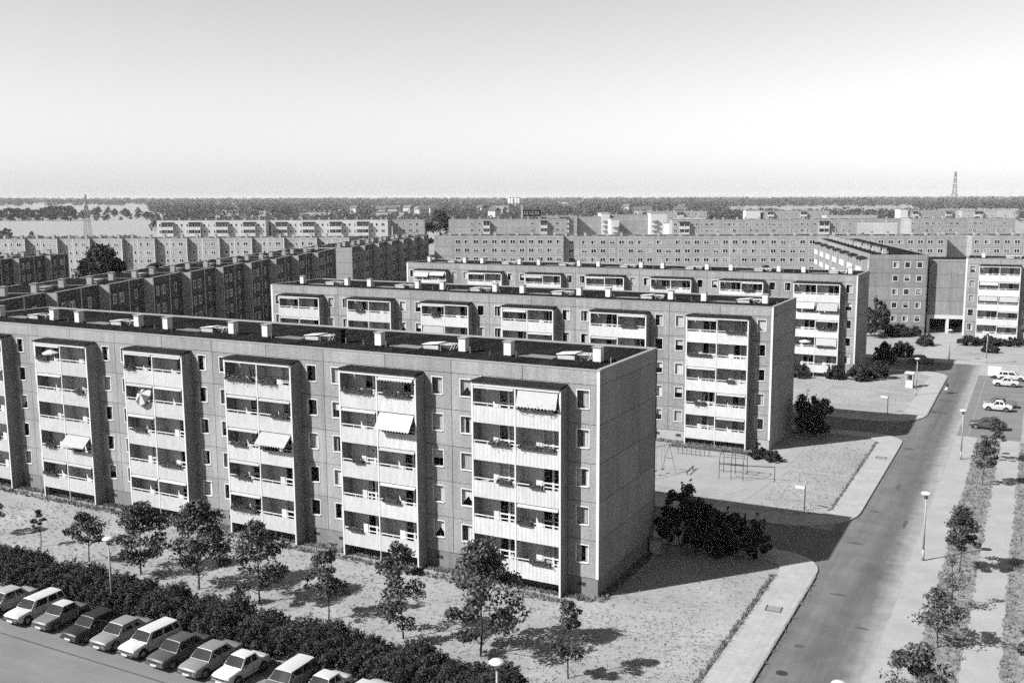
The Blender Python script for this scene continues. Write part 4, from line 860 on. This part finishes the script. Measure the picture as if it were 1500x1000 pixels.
# ------------------------------------------------------------------ cars (front towards -y, origin on the ground in the middle)
CARC = {}
def car_meshes(kind, v, roofv):
    key = (kind, v, roofv)
    if key in CARC: return CARC[key]
    L, Wd, H = dict(trabant=(3.55, 1.5, 1.42), sedan=(4.15, 1.62, 1.40), hatch=(3.8, 1.6, 1.38), wagon=(4.0, 1.58, 1.41))[kind]
    body, rfm = paint(v), paint(roofv); h = L/2; w = Wd/2
    belt = .86 if kind != 'trabant' else .88
    # lower body loft: (y, zlow, ztop, halfwidth_low, halfwidth_top)
    st = [(-h, .42, .66, w*.84, w*.80), (-h+.06, .33, .74, w*.93, w*.86), (-h+.25, .27, .79, w*.99, w*.91), (-h+.9, .25, .85, w, w*.93), (-h+1.1, .25, belt, w, w*.94), (0, .25, belt+.01, w*1.01, w*.95), (h-1.0, .25, belt+.02, w, w*.94)]
    if kind in ('wagon', 'hatch'): st += [(h-.35, .27, belt+.02, w*.99, w*.93), (h-.08, .33, belt, w*.95, w*.9), (h, .42, belt-.08, w*.88, w*.84)]
    else: st += [(h-.6, .26, belt-.01, w*.99, w*.92), (h-.1, .32, belt-.05, w*.94, w*.88), (h, .42, belt-.12, w*.86, w*.82)]
    b = MB(); rings = []
    for y, zl, zt, wl, wt in st:
        zm = (zl+zt)/2; half = [(0, zl), (wl*.92, zl), (wl, zl+.07), (wl, zm+.08), (wt+(wl-wt)*.4, zt-.05), (wt*.95, zt), (0, zt+.012)]
        full = half + [(-x, z) for x, z in half[-2:0:-1]]; rings.append([(x, y, z) for x, z in full])
    n = len(rings[0])
    for r_ in rings: b.v += r_
    mi = b.mi(body)
    for i in range(len(rings)-1):
        for k in range(n): j = (k+1) % n; b.f.append((i*n+k, i*n+j, (i+1)*n+j, (i+1)*n+k)); b.m.append(mi)
    b.f.append(tuple(range(n))); b.m.append(mi); b.f.append(tuple((len(rings)-1)*n+n-1-k for k in range(n))); b.m.append(mi)
    bm_ = b.mesh('body', True); bm_.set_sharp_from_angle(angle=R(38)); out = {'body': bm_}
    # cabin
    yf0, yf1 = -h+1.05, -h+1.55
    yr1, yr0 = dict(trabant=(h-1.15, h-.80), sedan=(h-1.35, h-.85), hatch=(h-.75, h-.22), wagon=(h-.32, h-.1))[kind]
    wb, wr = w*.93, w*.74; zb, zr = belt-.01, H
    q = MB()
    B4 = [(-wb, yf0, zb), (wb, yf0, zb), (-wb, yr0, zb), (wb, yr0, zb)]; T4 = [(-wr, yf1, zr-.05), (wr, yf1, zr-.05), (-wr, yr1, zr-.05), (wr, yr1, zr-.05)]
    ym = (yf1+yr1)/2
    cst = [(yf0, zb, wb, zb+.0, wb*.5), (yf1, zr-.06, wr, zr-.035, wr*.8), (ym, zr-.05, wr*1.02, zr-.005, wr*.82), (yr1, zr-.06, wr, zr-.03, wr*.8), (yr0, zb, wb, zb, wb*.5)]
    rg = []
    for (yy, z1_, w1_, z2_, w2_) in cst:
        rg.append([(-wb, yy, zb), (-w1_, yy, z1_), (-w2_, yy, z2_), (0, yy, z2_+(.012 if z2_ > zb+.1 else 0)), (w2_, yy, z2_), (w1_, yy, z1_), (wb, yy, zb)])
    rg[0] = [(-wb, yf0, zb), (-wb, yf0, zb), (-wb*.6, yf0, zb), (0, yf0-.03, zb), (wb*.6, yf0, zb), (wb, yf0, zb), (wb, yf0, zb)]; rg[-1] = [(-wb, yr0, zb), (-wb, yr0, zb), (-wb*.6, yr0, zb), (0, yr0+.02, zb), (wb*.6, yr0, zb), (wb, yr0, zb), (wb, yr0, zb)]
    for r_ in rg: q.v += r_
    for i in range(4):
        for k in range(6): q.f.append((i*7+k, (i+1)*7+k, (i+1)*7+k+1, i*7+k+1)); q.m.append(q.mi(rfm if (i in (1, 2) and 1 <= k <= 4) else body))
    cm_ = q.mesh('cabin', True); cm_.set_sharp_from_angle(angle=R(28)); out['cabin'] = cm_
    def quad_on(a, b_, c, d, u0, u1, v0, v1, off):     # a,b bottom edge; d,c top edge
        a, b_, c, d = map(Vector, (a, b_, c, d))
        P = lambda u, v_: (a*(1-u)+b_*u)*(1-v_)+(d*(1-u)+c*u)*v_
        nrm = (b_-a).cross(d-a).normalized()*off
        g = MB(); g.face([P(u0, v0)+nrm, P(u1, v0)+nrm, P(u1, v1)+nrm, P(u0, v1)+nrm], carglass); return g
    def glaz(lo, hi, name):            # curved pane following the cabin between two rings
        g = MB(); cen = Vector((0, ym, zb))
        for k in range(1, 5):
            u0, u1 = (.12 if k == 1 else 0), (.88 if k == 4 else 1)
            P = lambda u, v_: (Vector(lo[k])*(1-u)+Vector(lo[k+1])*u)*(1-v_)+(Vector(hi[k])*(1-u)+Vector(hi[k+1])*u)*v_
            pts = [P(u0, .07), P(u1, .07), P(u1, .93), P(u0, .93)]; nn = (pts[1]-pts[0]).cross(pts[3]-pts[0]).normalized()
            if nn.dot(pts[0]-cen) < 0: nn = -nn
            g.face([p+nn*.012 for p in pts], carglass)
        return g.mesh(name, True)
    out['windscreen'] = glaz(rg[0], rg[1], 'windscreen'); out['rear_window'] = glaz(rg[4], rg[3], 'rear_window')
    sp = [(.10, .44), (.49, .76), (.80, .95)] if kind == 'wagon' else ([(.12, .53), (.58, .88)])
    out['side_windows'] = []
    for u0, u1 in sp:
        out['side_windows'].append(quad_on(B4[1], B4[3], T4[3], T4[1], u0, u1, .14, .88, .012).mesh('side_window')); out['side_windows'].append(quad_on(B4[2], B4[0], T4[0], T4[2], 1-u1, 1-u0, .14, .88, .012).mesh('side_window'))
    g = MB(); bump_m = chrome if kind in ('sedan', 'trabant') else metal_dark
    g.box(-w*.92, w*.92, -h-.07, -h+.05, .36, .47, bump_m); g.box(-w*.93, -w*.85, -h+.05, -h+.4, .36, .46, bump_m); g.box(w*.85, w*.93, -h+.05, -h+.4, .36, .46, bump_m); out['front_bumper'] = g.mesh('bumper')
    g = MB(); g.box(-w*.92, w*.92, h-.05, h+.07, .36, .47, bump_m); out['rear_bumper'] = g.mesh('bumper')
    g = MB(); g.box(-w*.55, w*.55, -h-.012, -h+.02, .50, .63, metal_dark); out['grille'] = g.mesh('grille')
    g = MB(); g.box(-.26, .26, -h-.085, -h-.072, .37, .48, white); out['number_plate'] = g.mesh('number_plate')
    g = MB(); g.tube((0, -h-.02, .58), (0, -h+.1, .58), .095, .1, chrome, 12); out['headlight'] = g.mesh('headlight')
    g = MB(); g.box(-.09, .09, h-.03, h+.012, .52, .72, fabric_dark); out['tail_light'] = g.mesh('tail_light')
    g = MB(); g.box(-.05, .05, 0, .06, -.03, .08, metal_dark); out['mirror'] = g.mesh('mirror')
    g = MB(); g.tube((-.08, 0, 0), (.08, 0, 0), .29, .29, rubber, 18); out['wheel'] = g.mesh('wheel', False)
    g = MB(); g.tube((-.086, 0, 0), (.086, 0, 0), .17, .17, metal_grey if v < .5 else chrome, 14); out['rim'] = g.mesh('rim')
    g = MB(); g.tube((-.012, 0, 0), (.012, 0, 0), .36, .36, interior, 18); out['arch'] = g.mesh('wheel_arch_shade')  # flat near-black disc paints in the shaded hollow round the wheel
    g = MB()
    for s_ in (-1, 1):
        for yy in (-h+1.12, -.02+(.25 if kind == 'trabant' else .1), h-1.15): g.box(s_*w*1.012-.004, s_*w*1.012+.004, yy-.008, yy+.008, .32, belt-.03, interior)
        g.box(s_*w*1.02-.006, s_*w*1.02+.006, -h+1.1, h-1.1, .50, .53, chrome)
        for yy in (-.14, .95): g.box(s_*w*1.01-.015, s_*w*1.01+.015, yy, yy+.13, .73, .755, chrome)
    g.box(-w*.84, w*.84, -h+1.02, -h+1.035, .868, .876, interior)
    out['door_seams'] = g.mesh('door_seam')
    g = MB(); g.box(-.3, .3, yr1-.3, yr1+.0, .8, .98, fabric_dark); out['rear_seat'] = g.mesh('rear_seat')
    out['dims'] = (h, w); CARC[key] = out; return out
def car(label, x, y, kind, v, rz=0, roofv=None, group='cars parked along the hedge'):
    m_ = car_meshes(kind, v, v if roofv is None else roofv); h, w = m_['dims']
    T = thing('parked_car', label, 'car', (x, y, .01), rz, group)
    for k in ('body', 'cabin', 'windscreen', 'rear_window', 'grille', 'number_plate'): ob(k, m_[k], T)
    ob('door_seam', m_['door_seams'], T)
    for q in m_['side_windows']: ob('side_window', q, T)
    ob('bumper', m_['front_bumper'], T); ob('bumper', m_['rear_bumper'], T)
    for s in (-1, 1):
        ob('headlight', m_['headlight'], T, (s*w*.72, 0, 0)); ob('tail_light', m_['tail_light'], T, (s*w*.7, 0, 0)); ob('mirror', m_['mirror'], T, (s*(w+.03), -h+1.35, .9))
        for yy in (-h+.72, h-.72):
            ob('wheel_arch_shade', m_['arch'], T, (s*(w-.002), yy, .33)); wl = ob('wheel', m_['wheel'], T, (s*(w-.075), yy, .29)); ob('rim', m_['rim'], wl)
    return T
cars = [(-36.2, 'sedan', .5, None, 'light sedan at the far end of the row along the hedge'), (-33.2, 'wagon', .75, None, 'white long-roofed estate car parked second from the far end'), (-30.6, 'trabant', .22, .72, 'dark small saloon with white roof and bonnet next to the black car'), (-27.3, 'hatch', .02, None, 'black hatchback between lighter cars at the hedge'), (-24.7, 'sedan', .32, None, 'mid grey saloon parked next to the black hatchback'), (-22.2, 'wagon', .78, None, 'white estate car with three side windows at the hedge'), (-19.5, 'sedan', .10, None, 'dark grey saloon parked next to the white estate car'), (-16.9, 'sedan', .30, None, 'grey saloon beside the white small car before the gap'), (-14.4, 'trabant', .80, None, 'small white saloon at the gap in the row of parked cars'), (-10.8, 'wagon', .16, .75, 'dark estate car with white roof beyond the gap'), (-8.3, 'trabant', .76, None, 'white small saloon next to the white-roofed estate car'), (-5.6, 'sedan', .7, None, 'pale saloon at the near end of the parked row')]
rc = random.Random(5)
for x, k, v, rv, l in cars: car(l, x, -20.45+rc.uniform(-.12, .12), k, v, R(rc.uniform(-2, 2)), rv)
g2 = 'cars in the bay beside the main road'
for x, y, k, v, rz, l in ((22.0, 70.3, 'sedan', .08, -90, 'dark saloon half hidden by the street trees in the parking bay'), (22.6, 82.4, 'trabant', .8, -90, 'white small saloon in front of the grey saloon in the bay'), (22.7, 85.2, 'sedan', .2, -88, 'grey saloon behind the white small saloon in the bay'), (23.0, 102.0, 'trabant', .78, -90, 'white small saloon in front of the estate car with trailer'), (23.6, 107.8, 'wagon', .76, 90, 'white estate car standing beside a white box trailer')): car(l, x, y, k, v, R(rz), None, g2)
T = thing('box_trailer', 'white box trailer behind the white estate car', 'trailer', (21.2, 109.2, 0), 0)
b = MB(); b.box(-.95, .95, -.7, .7, .45, 1.75, white); ob('box', b.mesh('box'), T)
for s in (-.75, .62): b = MB(); b.tube((0, s, .27), (0, s+.13, .27), .27, .27, rubber, 14); ob('wheel', b.mesh('wheel'), T)
b = MB(); b.tube((.9, 0, .42), (1.9, 0, .42), .04, .04, metal_dark, 6); ob('drawbar', b.mesh('drawbar'), T)
for x, y, k, v, rz, l in ((2.2, 124.6, 'sedan', .35, 170, 'light saloon parked at the shrubs behind the third block'), (9.5, 119.2, 'sedan', .12, 100, 'dark saloon in the shade of the cross street'), (3.6, 119.5, 'hatch', .06, 95, 'dark hatchback in the shade behind the third block')): car(l, x, y, k, v, R(rz), None, 'cars behind the third block')

# ------------------------------------------------------------------ balcony things
B1Y = -BD
def bpos(i, f, s): return (-12*i-9.6+3.6*s+(.14 if s == 0 else .05), B1Y, HB+FH*f)
def where(i, f, s): return '%s storey, %s balcony column from gable, %s bay' % (ORD[f], ORD[i], ('left', 'right')[s])
def fbox_mesh(seed, w, lush):
    b = MB(); b.box(0, w, -.12, .10, -.16, .06, bark); b.box(.02, w-.02, -.10, .08, .06, .062, soil); rn = np.random.RandomState(seed); n = int(w*170*lush)
    P = np.stack([rn.uniform(0, w, n), rn.normal(-.03, .09, n), .06+np.abs(rn.normal(0, .13*lush, n))-(rn.random_sample(n) < .3)*rn.uniform(0, .35*lush, n)], 1); P[:, 1] -= (P[:, 2] < .0)*.12
    return b.mesh('planter'), leafquads(P, .065, seed, 'foliage', leaf), leafquads(P[rn.random_sample(n) < .22]+rn.normal(0, .03, (1, 3)), .045, seed+1, 'blossoms', flower_m)
fbs = [(0, 4, 1, .2, 2.9, 1.0), (0, 3, 1, .3, 2.8, .7), (0, 2, 0, 2.0, 1.2, .7), (1, 4, 0, .2, 2.9, .9), (1, 4, 1, .6, 2.4, .9), (1, 3, 1, .5, 2.0, .6), (2, 4, 0, .1, 3.0, 1.1), (2, 4, 1, .2, 1.8, 1.2), (2, 2, 0, .5, 1.6, .6), (2, 1, 0, .8, 1.6, .8), (2, 0, 0, .1, 2.9, 1.1), (3, 4, 0, .1, 1.2, 1.2), (3, 1, 1, .3, 2.6, .8), (4, 3, 1, 1.8, 1.2, 1.4), (4, 1, 0, .8, 1.2, 1.2), (4, 1, 1, 1.4, .8, 1.6), (4, 0, 0, .1, 1.8, .8), (1, 1, 1, .4, 1.6, .6)]
rq = random.Random(21); have = {q[:3] for q in fbs}
for a in range(6):
    for f in range(5):
        for s in (0, 1):
            if (a, f, s) not in have and rq.random() < .30: fbs.append((a, f, s, rq.uniform(.1, 1.4), rq.uniform(.8, 1.9), rq.uniform(.35, .9)))
for i, (a, f, s, x0, w, lu) in enumerate(fbs):
    p = bpos(a, f, s); T = thing('flower_box', 'planted flower box, nearest block, '+where(a, f, s), 'flower box', (p[0]+x0, p[1]-.12, p[2]+1.0), 0, 'flower boxes on balcony rails')
    q = fbox_mesh(600+2*i, w, lu); ob('planter', q[0], T); ob('foliage', q[1], T); ob('blossoms', q[2], T)
for j, (bx, by, bz, nm, lst) in enumerate(((.70, 47.57, -.2, 'middle', [(0, 4, 1, 1.0, 2.2, .9), (0, 1, 0, 1.0, 1.4, 1.2), (0, 3, 0, .1, 2.8, .5), (3, 4, 0, 1.6, 1.2, 1.3), (4, 4, 0, 1.4, 1.4, 1.3), (0, 2, 1, 1.2, 1.0, .8), (1, 4, 1, .4, 2.0, .7)]), (1.60, 99.05, -.26, 'third', [(0, 2, 1, .3, 2.8, 1.0), (0, 1, 1, .3, 2.8, .7), (1, 4, 1, .4, 1.8, .8), (2, 4, 0, .4, 2.2, .8)]))):
    for i, (a, f, s_, x0, w, lu) in enumerate(lst):
        p = bpos(a, f, s_); T = thing('flower_box', 'planted flower box, %s block, ' % nm + where(a, f, s_), 'flower box', (bx+p[0]+x0, by+p[1]-.12, bz+p[2]+1.0), 0, 'flower boxes on balcony rails')
        q = fbox_mesh(700+50*j+2*i, w, lu); ob('planter', q[0], T); ob('foliage', q[1], T); ob('blossoms', q[2], T)
def parasol(label, p, tilt, az, r, two):
    T = thing('parasol', label, 'parasol', p, az); b = MB(); n = 8
    ap = Vector((0, 0, 1.95)); 
    e = Euler((tilt, 0, 0)).to_matrix(); c_ = Vector((0, 0, 1.2))
    def tp(q): return c_ + e @ (Vector(q)-c_)
    cm = MB()
    for k in range(n):
        a0, a1 = 2*pi*k/n, 2*pi*(k+1)/n; mm = fabric_dark if (two and k % 2) else fabric_m
        p0, p1, am = (r*cos(a0), r*sin(a0), 1.62), (r*cos(a1), r*sin(a1), 1.62), (r*.97*cos((a0+a1)/2), r*.97*sin((a0+a1)/2), 1.60)
        cm.face([tp(ap), tp(p0), tp(am), tp(p1)], mm); cm.face([tp(p0), tp((p0[0], p0[1], 1.5)), tp((p1[0], p1[1], 1.5)), tp(p1)], mm)
    ob('canopy', cm.mesh('canopy'), T); b.tube((0, 0, 0), c_, .02, .02, metal_grey, 7); b.tube(c_, tp((0, 0, 1.98)), .02, .02, metal_grey, 7); ob('pole', b.mesh('pole'), T); b = MB(); b.lathe([(0, .07), (.2, .06), (.24, 0)], kerb_m, 12); ob('base', b.mesh('base'), T)
p = bpos(3, 3, 0); parasol('tilted striped parasol leaning over a balcony rail of the nearest block', (p[0]+2.2, p[1]+.35, p[2]), R(62), R(-10), 1.0, True)
p = bpos(4, 4, 0); parasol('upright pale parasol on a top balcony of the nearest block', (p[0]+1.9, p[1]+.45, p[2]), R(8), 0, .95, False)
p = (1.60-7.6, 99.05-.5, -.26+HB+FH*1); parasol('white parasol on a second storey balcony of the third block', p, R(5), 0, .95, False)
furn = mat('garden_furniture', 0.45, 0.7, None, 0, None, 0, 0.4)
def chair_parts():
    b = MB(); b.box(-.22, .22, -.22, .22, .40, .44, furn); s_ = b.mesh('seat'); b = MB(); b.hexa([(-.22, .2, .46), (.22, .2, .46), (-.22, .24, .46), (.22, .24, .46), (-.22, .32, .92), (.22, .32, .92), (-.22, .36, .92), (.22, .36, .92)], furn); k = b.mesh('backrest')
    b = MB(); b.tube((0, 0, 0), (0, 0, .40), .018, .018, metal_grey, 6); return s_, k, b.mesh('leg')
cs, ck, cl_ = chair_parts()
tm = MB(); tm.lathe([(0, .70), (.38, .70), (.38, .73), (0, .735)], furn, 16); tm = tm.mesh('table_top'); tg = MB(); tg.tube((0, 0, 0), (0, 0, .7), .03, .03, metal_grey, 8); tg.lathe([(.0, .03), (.22, .02), (.24, 0)], metal_grey, 12); tg = tg.mesh('pedestal')
for a, f, s, x0 in ((4, 4, 0, 2.9), (4, 2, 0, 1.6), (2, 3, 1, 1.0), (2, 4, 0, 1.7), (3, 3, 1, 2.6), (1, 1, 1, 1.2), (0, 3, 1, 2.3), (0, 2, 1, .7), (0, 0, 0, 2.6), (1, 2, 0, 1.1), (3, 2, 1, 1.5), (4, 0, 0, .5)):
    p = bpos(a, f, s); T = thing('balcony_chair', 'white chair, nearest block, '+where(a, f, s), 'chair', (p[0]+x0, p[1]+.5, p[2]), R(20*(a-2)+90*s), 'chairs on balconies'); ob('seat', cs, T); ob('backrest', ck, T)
    for sx in (-.19, .19):
        for sy in (-.19, .19): ob('leg', cl_, T, (sx, sy, 0))
for a, f, s, x0 in ((0, 3, 1, 1.4), (0, 2, 0, .6), (2, 1, 0, 1.3), (1, 2, 1, 1.0), (4, 2, 1, 1.6), (3, 1, 1, 1.2)):
    p = bpos(a, f, s); T = thing('balcony_table', 'small round table, nearest block, '+where(a, f, s), 'table', (p[0]+x0, p[1]+.55, p[2]), 0, 'tables on balconies'); ob('table_top', tm, T); ob('pedestal', tg, T)

# ------------------------------------------------------------------ the pedestrian
def person(x, y, rz):
    T = thing('person', 'person in dark top and white skirt walking across the road', 'person', (x, y, .01), rz)
    bm = bmesh.new(); sl_ = bm.verts.layers.skin.verify(); vs = {}
    def V(k, co, r): v = bm.verts.new(co); v[sl_].radius = (r, r); vs[k] = v
    V('pelvis', (0, 0, .92), .13); V('waist', (0, 0, 1.08), .11); V('chest', (0, -.01, 1.28), .125); V('neck', (0, -.02, 1.44), .055); V('head0', (0, -.03, 1.52), .075); V('head1', (0, -.035, 1.60), .095); V('head2', (0, -.03, 1.67), .07)
    for s, k, st in ((-1, 'l', .22), (1, 'r', -.20)):
        V('sh'+k, (s*.17, -.01, 1.37), .06); V('el'+k, (s*.23, st*-.35+.03, 1.12), .042); V('wr'+k, (s*.22, -st*.8-.06, .90), .03); V('ha'+k, (s*.21, -st*.95-.09, .82), .035)
        V('hi'+k, (s*.09, 0, .86), .085); V('kn'+k, (s*.09, -st*.75-.04, .48), .058); V('an'+k, (s*.09, -st*1.1+.03, .09), .036); V('to'+k, (s*.1, -st*1.1-.13, .035), .035)
    E_ = [('pelvis', 'waist'), ('waist', 'chest'), ('chest', 'neck'), ('neck', 'head0'), ('head0', 'head1'), ('head1', 'head2')]
    for k in 'lr': E_ += [('chest', 'sh'+k), ('sh'+k, 'el'+k), ('el'+k, 'wr'+k), ('wr'+k, 'ha'+k), ('pelvis', 'hi'+k), ('hi'+k, 'kn'+k), ('kn'+k, 'an'+k), ('an'+k, 'to'+k)]
    for a, b_ in E_: bm.edges.new((vs[a], vs[b_]))
    vs['pelvis'][sl_].use_root = True
    me = bpy.data.meshes.new('body'); bm.to_mesh(me); bm.free(); me.materials.append(skin_m)
    o = ob('body', me, T); sm = o.modifiers.new('skin', 'SKIN'); sm.use_smooth_shade = True; ss = o.modifiers.new('sub', 'SUBSURF'); ss.levels = 1; ss.render_levels = 1
    b = MB(); b.lathe([(.15, 1.0), (.185, 1.02), (.165, 1.10), (.19, 1.28), (.20, 1.36), (.13, 1.42), (.07, 1.45)], shirt_m, 14); q = ob('shirt', b.mesh('shirt', True), T, sc=(1.05, .78, 1))
    for s in (-1, 1): b = MB(); b.tube((s*.15, -.01, 1.39), (s*.235, (.04 if s < 0 else .1), 1.15), .085, .065, shirt_m, 8); ob('sleeve', b.mesh('sleeve', True), T)
    b = MB(); b.lathe([(.165, 1.04), (.19, .92), (.24, .70), (.27, .55), (.255, .55), (.15, 1.0)], white, 16); ob('skirt', b.mesh('skirt', True), T, sc=(1, 1.05, 1))
    b = MB(); b.lathe([(.0, 1.77), (.07, 1.755), (.112, 1.68), (.115, 1.58), (.10, 1.46), (.085, 1.45)], hair_m, 12, (0, .025, 0)); ob('hair', b.mesh('hair', True), T)
    for s in (-1, 1): b = MB(); b.box(-.045, .045, -.16, .09, -.0, .06, hair_m); ob('shoe', b.mesh('shoe'), T, (s*.095, (-.22*1.1+.03 if s < 0 else .25), 0))
person(15.6, 91.8, R(25))

# ------------------------------------------------------------------ summer haze
hz = MB(); hz.box(26-8100, 26+8100, -62-8100, -62+8100, -4.5, 64, None)
hz.mats = []; hz.m = [0]*6
hm = bpy.data.materials.new('haze'); hm.use_nodes = True; t = hm.node_tree; t.nodes.clear(); o_ = t.nodes.new('ShaderNodeOutputMaterial'); pv = t.nodes.new('ShaderNodeVolumePrincipled')
pv.inputs['Color'].default_value = (.9, .9, .9, 1); pv.inputs['Density'].default_value = 0.00006; t.links.new(pv.outputs[0], o_.inputs['Volume'])
hme = hz.mesh('haze'); hme.materials.append(hm); ob('haze', hme, kind='stuff')['label'] = 'thin summer haze over the whole estate'

# ------------------------------------------------------------------ grass tufts and weeds (uncountable)
def tufts(name, label, boxes, m_, size, seed, blades=5):
    rs = np.random.RandomState(seed); P = []
    for (x0, x1, y0, y1, n) in boxes:
        q = np.stack([rs.uniform(x0, x1, n), rs.uniform(y0, y1, n), np.zeros(n)], 1); P.append(np.repeat(q, blades, 0))
    P = np.vstack(P); n = len(P); k = rs.uniform(0, 2*pi, n); hh = size*rs.uniform(.5, 1.4, n); d = np.stack([np.cos(k), np.sin(k), np.zeros(n)], 1)
    base = P + rs.normal(0, size*.35, (n, 3))*np.array([1, 1, 0]); side = np.stack([-np.sin(k), np.cos(k), np.zeros(n)], 1)*(hh*.16)[:, None]
    tip = base + d*(hh*.45)[:, None] + np.array([0, 0, 1])*hh[:, None]
    V = np.empty((n*3, 3)); V[0::3] = base-side; V[1::3] = base+side; V[2::3] = tip
    me = bpy.data.meshes.new(name); me.vertices.add(n*3); me.vertices.foreach_set('co', V.ravel()); me.loops.add(n*3); me.loops.foreach_set('vertex_index', np.arange(n*3)); me.polygons.add(n)
    me.polygons.foreach_set('loop_start', np.arange(0, n*3, 3)); me.polygons.foreach_set('loop_total', np.full(n, 3)); me.materials.append(m_); me.update(calc_edges=True)
    tag(ob(name, me, kind='stuff'), label, 'grass')
tuft_m = mat('dry_tuft', 0.56, 1.0, 1.5, 0.30, 0.4, 0.25, spec=0.05); weed_m = mat('weed', 0.30, 1.0, 2.0, 0.4, 0.5, 0.3, spec=0.1)
tufts('lawn_grass', 'dry grass tufts covering the lawns beside the blocks', [(-58, 10, -15, -1.6, 3500), (.3, 10, -14, 13, 800), (26.2, 34, -20, 40, 1500), (4.5, 11, 26, 58, 900), (-10, 11, 72, 108, 700), (10, -62, -15.5, -13, 1500)], tuft_m, .13, 51)
tufts('weeds', 'taller dark weeds along the plinths and pavement edges', [(-72, 0, -.9, -.05, 2600), (-72, -2, -2.2, -1.3, 1500), (.05, .6, -.5, 11, 500), (9.9, 10.35, -16, 10, 700), (21.1, 23.7, -16, 60, 1300), (25.7, 26.5, -16, 60, 500), (10.8, 11.15, 28, 57, 400), (-40, 1, 46.0, 47.4, 1600), (-10, 1, 44.5, 45.8, 700), (-72, 3, -15.2, -14.6, 900), (12.95, 13.1, -14, 10, 60)], weed_m, .2, 52)
